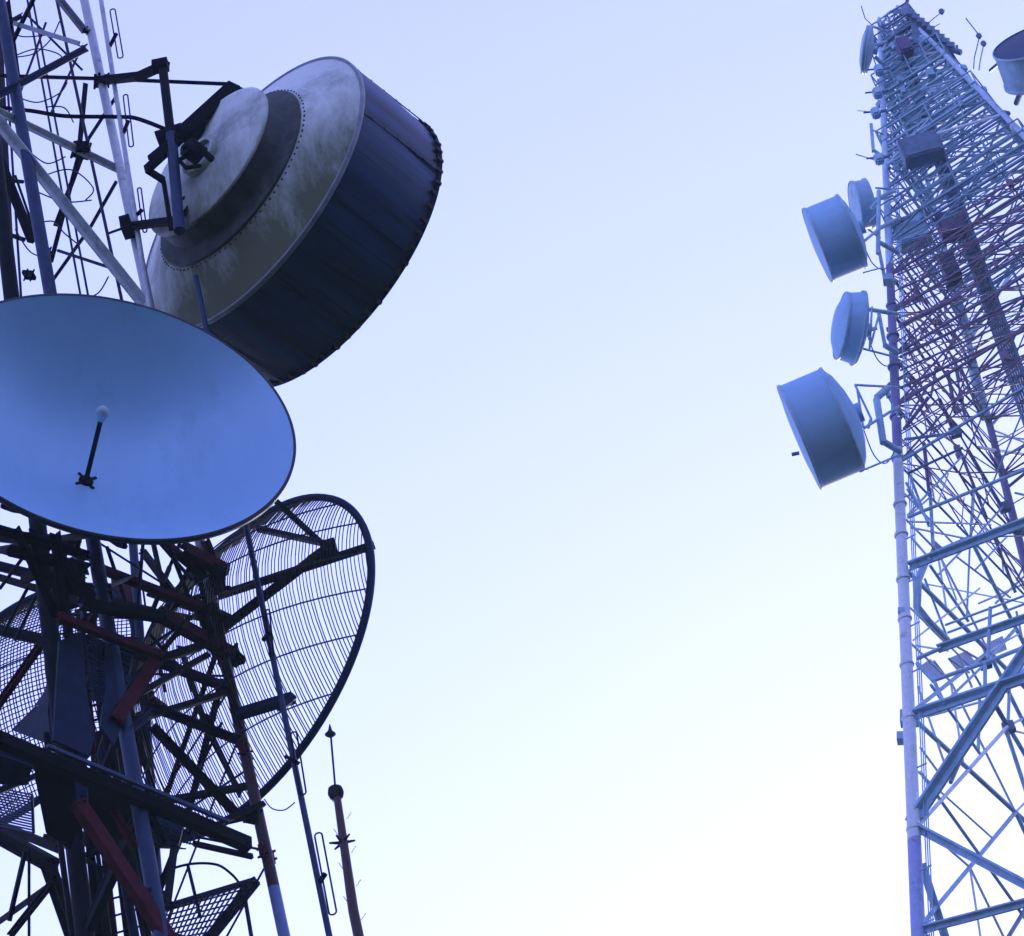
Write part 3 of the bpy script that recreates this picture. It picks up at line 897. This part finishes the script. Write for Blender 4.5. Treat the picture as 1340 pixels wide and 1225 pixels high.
# traced members of the lower part: (x1,y1,x2,y2,plane,width px,material)
T = [
 (1189, 741, 1350, 680, FA, 9, 'fblue'), (1188, 677, 1350, 611, FA, 4.5, 'fblue'), (1188, 683, 1296, 687, FB, 3.2, 'fblue'), (1193, 691, 1268, 706, FB, 3.2, 'fblue'),
 (1186, 632, 1215, 684, FA, 3.6, 'fblue'), (1193, 704, 1218, 733, FA, 3, 'fblue'), (1188, 677, 1220, 648, FB, 2.6, 'fblue'), (1217, 640, 1221, 716, FB, 4.5, 'fblue'),
 (1217, 740, 1267, 813, FB, 4, 'fblue'), (1210, 757, 1239, 833, FB, 3, 'fblue'), (1273, 640, 1269, 716, FB, 2.6, 'fblue'), (1269, 716, 1265, 810, FB, 2.6, 'fblue'),
 (1251, 728, 1322, 782, FB, 2.8, 'fblue'), (1232, 733, 1252, 786, FB, 2.2, 'fpale'), (1228, 752, 1263, 716, FB, 3, 'fblue'), (1276, 746, 1318, 702, FB, 2.6, 'fblue'),
 (1300, 700, 1329, 776, FB, 4, 'fdark'), (1195, 838, 1282, 770, FB, 2.6, 'fpale'), (1210, 764, 1345, 790, FC, 2, 'fpale'), (1280, 790, 1345, 762, FC, 2.5, 'fpale'),
 (1237, 818, 1350, 776, FA, 3, 'fblue'), (1240, 828, 1350, 787, FA, 3, 'fblue'), (1227, 849, 1350, 806, FA, 8, 'fblue'), (1200, 862, 1232, 848, FA, 5, 'fblue'),
 (1220, 891, 1290, 867, FA, 5, 'fblue'), (1288, 868, 1350, 843, FA, 5, 'fblue'), (1296, 795, 1293, 862, FA, 5, 'fblue'), (1200, 868, 1222, 892, FA, 5, 'fblue'), (1222, 890, 1236, 922, FA, 4.5, 'fblue'),
 (1198, 845, 1240, 852, FB, 3, 'fpale'), (1252, 846, 1290, 868, FB, 3.2, 'fblue'), (1289, 868, 1289, 902, FA, 5, 'fblue'), (1288, 868, 1328, 824, FB, 4.5, 'fblue'), (1270, 874, 1285, 900, FB, 3, 'fblue'),
 (1236, 920, 1292, 866, FB, 3.6, 'fblue'), (1222, 865, 1238, 886, FB, 3, 'fblue'), (1242, 862, 1268, 880, FB, 3, 'fblue'), (1256, 860, 1272, 900, FB, 3, 'fpale'),
 (1196, 935, 1350, 884, FA, 10, 'fblue'), (1192, 1078, 1306, 906, FA, 12, 'fblue'), (1306, 906, 1345, 848, FA, 11, 'fblue'), (1321, 896, 1319, 950, FB, 4, 'fblue'),
 (1204, 1078, 1318, 951, FB, 5, 'fpale'), (1218, 896, 1282, 986, FB, 4, 'fblue'), (1201, 898, 1237, 1002, FB, 3, 'fpale'), (1204, 1010, 1350, 1214, FB, 4, 'fblue'), (1204, 978, 1232, 1016, FB, 3, 'fpale'),
 (1198, 1082, 1350, 1162, FA, 9, 'fblue'), (1206, 1130, 1240, 1236, FB, 7.5, 'fblue'), (1208, 1216, 1350, 1179, FA, 7.5, 'fblue'), (1350, 1176, 1316, 1232, FB, 5, 'fdark'),
 (1320, 953, 1302, 922, FB, 6, 'fdark'), (1320, 952, 1350, 1002, FB, 5.5, 'fblue'), (1317, 957, 1350, 1058, FB, 5, 'fblue'), (1320, 950, 1350, 935, FB, 4, 'fpale'), (1320, 955, 1350, 962, FB, 3, 'fpale'),
 (1282, 916, 1280, 984, FB, 4, 'fblue'), (1244, 1024, 1258, 992, FB, 5, 'fdark'), (1212, 938, 1300, 914, FC, 3, 'fpale'), (1330, 800, 1345, 870, FC, 3, 'fblue'), (1316, 905, 1345, 870, FB, 4, 'fblue'),
 (1215, 520, 1183, 562, FA, 5, 'fpurple'), (1229, 522, 1249, 566, FB, 5, 'fpurple'), (1184, 575, 1250, 567, FA, 4, 'fdark'), (1189, 619, 1260, 586, FA, 3.4, 'fdark'), (1209, 580, 1216, 645, FB, 5, 'fpurple'),
 (1190, 587, 1210, 613, FB, 3.5, 'fdark'), (1189, 618, 1216, 690, FB, 3.4, 'fblue'), (1187, 640, 1214, 682, FB, 2.8, 'fblue'), (1256, 590, 1292, 680, FB, 4, 'fdark'), (1266, 588, 1310, 662, FB, 5, 'fdark'),
 (1260, 596, 1188, 674, FB, 3, 'fblue'), (1241, 620, 1226, 662, FB, 2, 'fpale'), (1275, 640, 1271, 704, FC, 2.6, 'fpale'), (1280, 586, 1350, 597, FB, 5, 'fpale'), (1313, 662, 1276, 704, FB, 3, 'fblue'),
 (1298, 556, 1336, 512, FB, 4, 'fdark'), (1290, 552, 1336, 533, FB, 3, 'fdark'), (1206, 540, 1228, 566, FB, 3, 'fpurple'), (1200, 548, 1228, 522, FB, 2.6, 'fpurple'), (1216, 572, 1226, 545, FB, 2.4, 'fpurple'),
 (1300, 563, 1350, 583, FC, 2.4, 'fpale'), (1300, 570, 1350, 576, FC, 2.4, 'fpale'), (1310, 598, 1350, 580, FC, 3, 'fblue'), (1316, 640, 1350, 612, FC, 4, 'fdark'), (1328, 645, 1350, 650, FC, 3, 'fblue'),
 (1312, 624, 1350, 610, FC, 4, 'fdark'), (1336, 700, 1350, 668, FC, 4, 'fblue'), (1312, 720, 1350, 745, FC, 3, 'fblue'), (1330, 760, 1350, 720, FC, 3, 'fblue'), (1302, 790, 1350, 745, FC, 3, 'fpale'),
 (1288, 508, 1330, 462, FC, 2.6, 'fdark'), (1286, 495, 1350, 466, FC, 2.6, 'fdark'), (1290, 494, 1350, 504, FC, 3, 'fblue'), (1276, 516, 1322, 517, FB, 3.6, 'fblue'), (1250, 480, 1262, 545, FB, 3, 'fdark'),
 (1258, 482, 1284, 548, FB, 3.4, 'fdark'), (1240, 485, 1250, 540, FB, 5, 'fpurple'), (1184, 497, 1208, 528, FB, 4, 'fpurple'),
]
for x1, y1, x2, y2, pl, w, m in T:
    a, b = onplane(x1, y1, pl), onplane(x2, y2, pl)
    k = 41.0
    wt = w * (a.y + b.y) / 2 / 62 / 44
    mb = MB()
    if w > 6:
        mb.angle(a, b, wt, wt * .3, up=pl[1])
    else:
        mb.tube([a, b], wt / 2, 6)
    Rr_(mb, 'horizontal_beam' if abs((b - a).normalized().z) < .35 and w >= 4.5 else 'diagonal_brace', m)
# the bent cable tray and its gusset
q = [onplane(x, y, FB) for x, y in ((1212, 733), (1201, 760), (1200, 794), (1216, 815), (1239, 838))]
Rr_(MB().tube(q, .11, 8), 'cable_tray', 'fblue')
Rr_(MB().prism([onplane(x, y, FB) for x, y in ((1214, 731), (1223, 707), (1240, 722))], V(0, .1, 0)), 'gusset_plate', 'fdark')
for poly in ([(1203, 872), (1218, 862), (1234, 884), (1220, 890)], [(1240, 862), (1266, 851), (1276, 866), (1252, 877)], [(1284, 845), (1312, 832), (1318, 850), (1290, 862)]):
    Rr_(MB().prism([onplane(x, y, FB) for x, y in poly], V(0, .04, .02)), 'floor_panel', 'panelpale')
for x, y in ((1320, 952), (1289, 868), (1250, 566), (1325, 690), (1314, 664)):
    Rr_(MB().box(onplane(x, y, FB), .32, .2, .3), 'gusset_plate', 'fdark')

# the red storeys between the two truss decks, traced on the faces
T2 = []
for k, y0 in enumerate((345, 352, 360, 369, 379, 389, 398)):
    T2.append((1172 + k, y0, 1350, y0 - 78 + rng.uniform(-4, 4), (FA, FB)[k % 2], (3.4, 2.4)[k % 2]))
for k, (y0, y1, w) in enumerate(((467, 384, 5), (476, 396, 3), (485, 408, 3.5), (497, 421, 3), (508, 428, 5))):
    T2.append((1178, y0, 1350, y1, (FA, FB)[k % 2], w))
T2 += [(1177, 427, 1258, 387, FA, 9), (1178, 415, 1222, 404, FB, 5), (1180, 345, 1215, 402, FB, 3.5), (1188, 402, 1216, 344, FA, 3.5), (1194, 410, 1232, 441, FA, 3.5), (1180, 422, 1210, 470, FB, 3.5), (1204, 441, 1223, 417, FB, 3),
       (1202, 446, 1246, 449, FB, 2.6), (1220, 437, 1249, 425, FA, 3), (1192, 465, 1205, 443, FA, 2.6), (1184, 443, 1197, 476, FB, 3), (1230, 420, 1246, 452, FB, 2.4), (1212, 455, 1240, 415, FA, 2.2), (1190, 430, 1190, 466, FB, 2.6),
       (1262, 401, 1326, 354, FC, 3), (1265, 388, 1332, 344, FC, 3), (1265, 396, 1302, 402, FC, 2.2), (1262, 421, 1300, 396, FB, 2.6), (1272, 440, 1345, 322, FB, 7), (1300, 402, 1345, 385, FC, 3), (1285, 380, 1322, 360, FC, 2),
       (1262, 375, 1272, 355, FB, 5), (1272, 356, 1298, 346, FB, 4), (1325, 352, 1345, 410, FC, 4), (1310, 345, 1345, 375, FC, 3), (1330, 420, 1345, 380, FC, 5), (1183, 500, 1222, 500, FB, 3), (1185, 520, 1240, 490, FA, 5),
       (1190, 490, 1216, 540, FB, 4), (1214, 505, 1190, 545, FA, 4), (1225, 480, 1218, 520, FB, 4), (1250, 470, 1256, 500, FB, 4)]
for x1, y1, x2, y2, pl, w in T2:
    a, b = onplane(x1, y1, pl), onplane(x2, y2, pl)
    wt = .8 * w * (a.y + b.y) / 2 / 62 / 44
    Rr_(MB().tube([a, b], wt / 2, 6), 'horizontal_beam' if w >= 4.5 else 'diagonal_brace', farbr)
# lattice of the upper part, built storey by storey on the four faces
levels, z = [], zleg(606)
while z < ZT - .5:
    levels.append(z)
    z += max(.6, .36 * (H0 + KT * (ZT - z)))
levels.append(ZT)
inner = MB()
def jig(p, q, t):
    return p.lerp(q, min(1, max(0, t + rng.uniform(-.05, .05))))
for li, (z0, z1) in enumerate(zip(levels, levels[1:])):
    for i in range(4):
        j = (i + 1) % 4
        a0, b0, a1, b1 = corner(i, z0), corner(j, z0), corner(i, z1), corner(j, z1)
        Rr_(MB().angle(a0, b0, .065, .016), 'horizontal_beam', farbr)
        m0, m1 = a0.lerp(b0, .5), a1.lerp(b1, .5)
        mid = (a0 + b0 + a1 + b1) / 4
        for p, q2 in ((a0, m1), (b0, m1)):
            Rr_(MB().tube([p, q2], rng.choice((.028, .036, .044)) if z0 > zleg(342) else .030, 6), 'diagonal_brace', rng.choice((farbr, farbr, M['fpale'], M['fdark'])) if z0 > zleg(342) else farbr)
        for p, q2 in ((a0.lerp(a1, .5), mid), (b0.lerp(b1, .5), mid), (jig(a0, m1, .5), m0), (jig(b0, m1, .5), m0), (a0.lerp(b0, .25), jig(a0, m1, .5)), (a0.lerp(b0, .75), jig(b0, m1, .5))):
            inner.tube([p, q2], .022, 5)
        for p, q2 in ((a0, b1), (b0, a1)):
            if li < 5:
                inner.tube([p, q2], .024, 5)
        for k in range(3 if li > 3 else 1):                # stays and short odd members
            u, v = rng.random(), rng.random()
            p = a0.lerp(b0, u).lerp(a1.lerp(b1, u), rng.random())
            q2 = a0.lerp(b0, v).lerp(a1.lerp(b1, v), rng.random())
            inner.tube([p, q2], rng.choice((.018, .026)), 5)
    c = [corner(k, z0) for k in range(4)]
    ms = [c[k].lerp(c[(k + 1) % 4], .5) for k in range(4)]
    for k in range(4):
        inner.tube([ms[k], ms[(k + 1) % 4]], .026, 5)
    if li % 2:
        inner.tube([c[0], c[2]], .024, 5)
        inner.tube([c[1], c[3]], .024, 5)
    for k in range(4):                    # guard rails round every second storey
        if li % 2 == 0:
            for hh in (.5, 1.0):
                if z0 + hh < ZT:
                    inner.tube([corner(k, z0 + hh), corner((k + 1) % 4, z0 + hh)], .018, 5)
    for k in range(5):                    # lamps, junction boxes and clamps along the members
        e = rng.randrange(4)
        p = c[e].lerp(c[(e + 1) % 4], rng.random()) + V(0, 0, rng.uniform(0, z1 - z0))
        inner.box(p, rng.uniform(.08, .22), rng.uniform(.08, .2), rng.uniform(.1, .3), Matrix.Rotation(rng.random(), 3, 'Z'))
inner.build('inner_bracing', farbr, rt, rt, True)
# the tall lower storeys: ties and K-braces on the three inner faces
lv = [zleg(y) for y in (1216, 935, 741, 606)]
for z0, z1 in zip(lv, lv[1:]):
    for i in (0, 1, 2):
        a0, b0, a1, b1 = corner(i, z0), corner(i + 1 if i < 3 else 0, z0), corner(i, z1), corner((i + 1) % 4, z1)
        m0, m1 = a0.lerp(b0, .5), a1.lerp(b1, .5)
        for p, q2, r_ in ((a0, b0, .07), (a0, m1, .06), (b0, m1, .06), (a0.lerp(a1, .5), a0.lerp(m1, .5), .035), (b0.lerp(b1, .5), b0.lerp(m1, .5), .035), (a0.lerp(m1, .5), m0, .035), (b0.lerp(m1, .5), m0, .035), (a0.lerp(a1, .75), a0.lerp(m1, .75), .03), (a0.lerp(b0, .25), a0.lerp(m1, .5), .03)):
            Rr_(MB().tube([p, q2], r_, 6), 'diagonal_brace' if r_ != .07 else 'horizontal_beam', 'fpale' if r_ < .05 else 'fblue')
# storeys below the picture, so that the tower stands on the ground
zz = [0, 9, 17, 24]
for z0, z1 in zip(zz, zz[1:]):
    for i in range(4):
        j = (i + 1) % 4
        Rr_(MB().tube([corner(i, z0), corner(j, z1)], .15, 6), 'diagonal_brace', farbr)
        Rr_(MB().tube([corner(i, z1), corner(j, z1)], .15, 6), 'horizontal_beam', farbr)
# platforms: bar gratings at three heights
def platform(y, sc, nb, m):
    z = zleg(y)
    c0 = V(X0, Y0, z)
    c = [c0 + (corner(k, z) - c0) * sc for k in range(4)]
    mb = MB()
    for k in range(4):
        mb.bar(c[k], c[(k + 1) % 4], .07, .09)
    for k in range(1, nb):
        s = k / nb
        mb.bar(c[0].lerp(c[1], s) + V(0, 0, .03), c[3].lerp(c[2], s) + V(0, 0, .03), .05, .05)
    for k in range(1, nb // 3):
        s = k / (nb // 3)
        mb.bar(c[0].lerp(c[3], s), c[1].lerp(c[2], s), .05, .05)
    for hh in (.5, 1.0):
        for k in range(4):
            mb.tube([c[k] + V(0, 0, hh), c[(k + 1) % 4] + V(0, 0, hh)], .025, 5)
    for k in range(4):
        for s in (0, .25, .5, .75):
            p = c[k].lerp(c[(k + 1) % 4], s)
            mb.tube([p, p + V(0, 0, 1.0)], .025, 5)
    Rr_(mb, 'platform', m)
platform(300, 1.0, 13, farbr)
platform(200, 1.0, 9, farbr)
platform(125, 1.05, 8, farbr)
platform(62, 1.15, 10, 'fdark')
# cable ladder running up the middle
la = MB()
p0, p1 = V(X0 - 1.5, Y0 + .5, zleg(640)), V(X0 - .1, Y0, ZT - .5)
for dx in (-.25, .25):
    la.bar(p0 + V(dx, 0, 0), p1 + V(dx * .6, 0, 0), .09, .09)
for k in range(40):
    s = k / 40
    c = p0.lerp(p1, s)
    la.tube([c - V(.25, 0, 0), c + V(.25, 0, 0)], .03, 5)
for k in range(6):
    la.tube([p0 + V(-.2 + .08 * k, .1, 0), p1 + V(-.12 + .05 * k, .1, 0)], .035, 5)
Rr_(la, 'cable_ladder', 'fdark')
Rr_(MB().tube([onplane(1250, 385, FB), onplane(1266, 436, FB)], .16, 8), 'riser_pipe', 'fblue')
Rr_(MB().tube([onplane(1272, 478, FB), onplane(1290, 548, FB)], .15, 8), 'riser_pipe', 'fblue')

# equipment boxes and top hood hung on the tower
def fbox(name, label, cat, x, y, Y, w, h, m, tilt=0.0, d=.5, group=None):
    c = P(x, y, Y)
    t = thing(name, label, cat, c, None, group)
    mb = MB().box(V(0, 0, 0), w / 44, d, h / 38)
    bmesh.ops.bevel(mb.bm, geom=mb.bm.edges[:], offset=.03, segments=2, affect='EDGES')
    mb.build('case', M[m], t)
    lid = MB().box(V(0, -d / 2 - .015, 0), w / 44 * .84, .03, h / 38 * .84)
    lid.build('cover', M[m], t)
    br = MB()
    for s in (-1, 1):
        br.bar(V(s * w / 44 * .3, d / 2, 0), V(s * w / 44 * .3, d / 2 + .5, 0), .07, .07)
    br.build('bracket', M['fdark'], t)
    return t
fbox('equipment_box', 'wide navy equipment box high on the right tower, under the crowded top', 'equipment box', 1205, 196, 60, 52, 34, 'fdark')
fbox('equipment_box', 'purple equipment box inside the right tower, level with the upper drums', 'equipment box', 1244, 296, 61, 32, 34, 'fpurple')
fbox('equipment_box', 'teal equipment box just below the purple box on the right tower', 'equipment box', 1243, 352, 61, 20, 38, 'deepblue')
fbox('equipment_box', 'small maroon box close beneath the hood of the right tower', 'equipment box', 1184, 64, 61, 18, 26, 'fpurple')
fbox('equipment_box', 'slate panel box between the left leg and the purple box on the right tower', 'equipment box', 1192, 305, 61, 42, 40, 'fblue')
hd = thing('tower_hood', 'dark pointed hood with a short spike crowning the right tower', 'hood', P(1180, 18, 61.6))
top = [P(1163, 17, 61.4), P(1190, 20, 60.9), P(1193, 14, 62.2), P(1168, 12, 62.4)]
ap = P(1187, 2, 61.7)
mb = MB()
vs = [mb.bm.verts.new(p) for p in top]
va = mb.bm.verts.new(ap)
mb.bm.faces.new(vs)
for k in range(4):
    mb.bm.faces.new((vs[k], vs[(k + 1) % 4], va))
mb.build('roof', M['fdark'], hd, hd)
MB().tube([ap, P(1190, -12, 61.7)], .06, 8).build('spike', M['fdark'], hd, hd)
dk = thing('side_deck', 'dark jagged side deck sloping right from the hood of the right tower', 'deck', P(1215, 45, 61))
MB().prism([P(1190, 22, 61), P(1208, 32, 61), P(1226, 45, 61), P(1243, 62, 61), P(1225, 58, 61), P(1195, 56, 61)], V(.3, .9, .1)).build('floor', M['fdark'], dk, dk)
e = MB()
for k in range(9):
    s = k / 8
    p = P(1192 + 52 * s, 20 + 42 * s, 61)
    e.box(p, .22, .3, .2, Matrix.Rotation(.6, 3, 'Y'))
e.bar(P(1210, 53, 61), P(1258, 69, 61), .15, .12)
e.bar(P(1252, 60, 61), P(1253, 70, 61), .08, .08)
e.build('railing', M['fdark'], dk, dk)

# ------------------------------------------------------------------ antennas of the right tower
def far_drum(name, label, cat, x, y, Y, az, el, rp, Lm, m, back=.35, cap=.08, group=None, taper=0.0, shroud=None):
    r = rp * Y / 62 / 44.6
    t = thing(name, label, cat, P(x, y, Y), azel(az, el), group)
    h = Lm / 2
    MB().lathe([[(r, -h), (r * (1 - taper * .5) + .0, 0), (r * (1 - taper), h)]], 64).build('shroud', M[shroud or m], t)
    MB().lathe([[(r, -h), (r * .8, -h - back * .45), (r * .5, -h - back * .8), (r * .18, -h - back)], [(r * .18, -h - back), (r * .18, -h - back - .12)], [(r * .18, -h - back - .12), (0, -h - back - .12)]], 64).build('back_shell', M[m], t)
    MB().lathe([[(r * (1 - taper), h), (r * (1 - taper) * .6, h + cap * .8), (0, h + cap)]], 64).build('radome', M[m], t)
    rm = MB().lathe([[(r, -h - .03), (r + .035, -h - .02), (r + .035, -h + .05), (r, -h + .06)], [(r * (1 - taper), h - .08), (r * (1 - taper) + .035, h - .07), (r * (1 - taper) + .035, h + .01), (r * (1 - taper), h + .015)]], 64)
    rm.build('rim', M['fblue'], t)
    return t
def mount(t, segs, m='fblue', name='mount_frame'):
    mb = MB()
    for x1, y1, Y1, x2, y2, Y2, w in segs:
        mb.tube([P(x1, y1, Y1), P(x2, y2, Y2)], w / 2 / 46, 8)
    mb.build(name, M[m], t, t)
G = 'drum antennas on the left side of the right tower'
tA = far_drum('drum_antenna', 'upper large blue grey drum antenna left of the right tower', 'drum antenna', 1092, 312, 58.5, -84, -3, 52, 1.05, 'fdrum', .25, group=G)
mount(tA, [(1128, 318, 58.6, 1150, 300, 59.5, 4), (1150, 250, 59.5, 1149, 332, 59.5, 6), (1149, 300, 59.5, 1172, 288, 60, 6), (1150, 326, 59.5, 1158, 366, 59.8, 5), (1158, 366, 59.8, 1172, 368, 60, 6),
           (1130, 357, 58.6, 1156, 350, 59.6, 2.5), (1144, 262, 59.5, 1170, 250, 60, 6), (1146, 246, 59.5, 1170, 248, 60, 3), (1152, 318, 59.5, 1174, 330, 60, 7), (1140, 272, 59.5, 1150, 262, 59.5, 5), (1136, 300, 59.2, 1152, 312, 59.6, 3), (1138, 290, 59.4, 1148, 280, 59.5, 3)])
tB = far_drum('drum_antenna', 'small dark drum antenna tucked behind the upper large drum', 'drum antenna', 1128, 268, 60.2, -96, 0, 33, .42, 'fblue', .15, group=G)
mount(tB, [(1138, 264, 60.2, 1168, 256, 60.4, 5)])
tC = far_drum('drum_antenna', 'largest blue grey drum antenna, lowest on the left side of the right tower', 'drum antenna', 1074, 561, 58.0, -83, -3, 70, 1.24, 'fdrum', .42, group=G)
mount(tC, [(1119, 504, 58.2, 1176, 507, 59.3, 3.5), (1119, 504, 58.2, 1140, 548, 58.6, 3), (1131, 560, 58.4, 1176, 532, 59.3, 4), (1147, 522, 58.8, 1156, 580, 58.8, 9), (1156, 578, 58.8, 1178, 591, 59.3, 9),
           (1126, 617, 58.3, 1178, 595, 59.3, 3), (1140, 548, 58.6, 1136, 560, 58.6, 4), (1148, 520, 58.8, 1162, 508, 59, 10), (1160, 508, 59, 1163, 520, 59, 6), (1163, 520, 59, 1176, 545, 59.3, 3), (1122, 512, 58.3, 1130, 560, 58.5, 3)])
mount(tC, [(1046, 593, 57.9, 1036, 595, 57.9, 5)], 'fdark', 'rim_stub')
tD = far_drum('dish_antenna', 'tilted shallow blue dish antenna between the two large drums of the right tower', 'dish antenna', 1112, 428, 58.6, -110, 15, 48, .5, 'fdrum', .22, .2, taper=.1)
mount(tD, [(1135, 405, 58.9, 1174, 411, 59.6, 6), (1141, 402, 58.9, 1138, 456, 58.9, 3), (1150, 410, 59, 1158, 452, 59.2, 5), (1158, 452, 59.2, 1174, 462, 59.6, 8), (1124, 455, 58.8, 1174, 468, 59.6, 3), (1150, 412, 59, 1140, 450, 58.9, 3), (1126, 436, 58.7, 1146, 430, 59, 6)])
tE = far_drum('dish_antenna', 'narrow pale dish antenna near the top of the right tower, seen edge on', 'dish antenna', 1134, 65, 60.4, -99, 24, 33, .14, 'fblue', .15, .12)
mount(tE, [(1140, 60, 60.5, 1160, 55, 61, 5), (1143, 35, 60.5, 1162, 42, 61, 4), (1146, 30, 60.5, 1166, 14, 61.3, 2.5), (1146, 75, 60.6, 1156, 86, 61, 6)])
tF = far_drum('drum_antenna', 'deep blue drum antenna cut off by the upper right corner of the picture', 'drum antenna', 1366, 74, 58.5, 8, -26, 64, 1.1, 'deepblue', .05, shroud='fblue')
mount(tF, [(1340, 110, 58.8, 1330, 135, 60, 8), (1310, 80, 59.2, 1296, 92, 60.4, 5)], 'deepblue')

def coax(t, pts, w=1.6):
    q = [P(*p) for p in pts]
    out = []
    for i in range(len(q) - 1):
        p0, p1, p2, p3 = q[max(i - 1, 0)], q[i], q[i + 1], q[min(i + 2, len(q) - 1)]
        for k in range(6):
            u = k / 6
            out.append(.5 * ((2 * p1) + (p2 - p0) * u + (2 * p0 - 5 * p1 + 4 * p2 - p3) * u * u + (3 * p1 - p0 - 3 * p2 + p3) * u ** 3))
    out.append(q[-1])
    MB().tube(out, w / 92, 6).build('feed_cable', M['fdark'], t, t)
coax(tA, [(1130, 320, 58.7), (1142, 345, 59.2), (1158, 352, 59.6), (1170, 330, 60)])
coax(tC, [(1130, 562, 58.4), (1144, 596, 58.8), (1160, 606, 59), (1176, 580, 59.3)])
coax(tD, [(1134, 436, 58.8), (1148, 470, 59.2), (1164, 478, 59.4), (1174, 450, 59.6)])
coax(tE, [(1140, 66, 60.5), (1146, 84, 60.6), (1156, 100, 60.8)])

def whip(label, pts, wpx, knob=None, cat='whip antenna', m='fdark', Y=60.5):
    a = P(*pts[0], Y)
    t = thing('whip_antenna', label, cat, a, None, 'whip antennas around the right tower top')
    mb = MB()
    mb.tube([P(x, y, Y) for x, y in pts], wpx / 92, 6)
    mb.build('rod', M[m], t, t)
    if knob:
        c = P(*knob, Y)
        k = MB().tube([c - V(.02, 0, .12), c - V(0, 0, .04), c + V(0, 0, .04), c + V(.02, 0, .12)], [.04, .09, .09, .03], 8)
        k.build('base_knob', M[m], t, t)
    return t
whip('long bent whip rising beside the side deck, right of the hood', [(1274, 90), (1275, 76), (1282, 47), (1264, 24)], 1.8, (1281, 47))
whip('short straight whip just right of the long bent whip', [(1281, 92), (1283, 78), (1288, 55)], 1.8, (1287, 57))
whip('thin whip with a round knob pointing right above the side deck', [(1210, 34), (1222, 24), (1236, 13)], 1.4, (1232, 15))
whip('stubby forked whip on the edge of the side deck', [(1221, 46), (1221, 36), (1230, 31)], 1.4)
whip('curved whip above the pale edge-on dish', [(1142, 34), (1132, 24), (1127, 8)], 1.6)
whip('level rod sticking out left over the navy box', [(1154, 213), (1140, 208), (1120, 202)], 1.8, m='fblue')
whip('faint level rod sticking out left below the pale dish', [(1152, 146), (1138, 146), (1122, 145)], 1.2, m='fblue')
pa = thing('panel_antenna', 'upright narrow panel antenna left of the upper leg of the right tower', 'panel antenna', P(1142, 180, 60.2))
MB().bar(P(1140, 163, 60.2), P(1143, 198, 60.2), .1, .12).build('panel', M['fblue'], pa, pa)
mount(pa, [(1142, 196, 60.2, 1158, 206, 60.5, 5), (1141, 170, 60.2, 1156, 176, 60.5, 2.5)], 'fblue', 'bracket')
for lab, x, y in (('small lamp-like radio unit on the leg below the pale dish', 1150, 92), ('blocky radio unit beside the faint level rod', 1148, 122), ('squat radio unit just under the faint level rod', 1146, 148), ('radio unit at the foot of the panel antenna', 1150, 208)):
    ru = thing('radio_unit', lab, 'radio unit', P(x, y, 60.3), None, 'radio units along the upper left leg')
    mb = MB().box(V(0, 0, 0), .26, .3, .34)
    bmesh.ops.bevel(mb.bm, geom=mb.bm.edges[:], offset=.05, segments=2, affect='EDGES')
    mb.build('case', M['fblue'], ru)
    MB().tube([V(0, 0, 0), V(.35, .1, .1)], .05, 6).build('arm', M['fdark'], ru)
    MB().tube([V(-.1, 0, .1), V(-.34, 0, .16)], .03, 6).build('stub', M['fdark'], ru)

# ------------------------------------------------------------------ the bright haze in the air
hz = MB()
hz.box(V(0, 0, 61), 3100, 3100, 126)
hm = bpy.data.materials.new('haze_air')
hm.use_nodes = True
hn = hm.node_tree.nodes
hn.remove(hn['Principled BSDF'])
pv = hn.new('ShaderNodeVolumePrincipled')
pv.inputs['Color'].default_value = (.55, .82, 1, 1)
pv.inputs['Density'].default_value = .00036
pv.inputs['Anisotropy'].default_value = .5
hm.node_tree.links.new(pv.outputs[0], hn['Material Output'].inputs['Volume'])
ho = hz.build('haze', hm)
ho['kind'] = 'stuff'
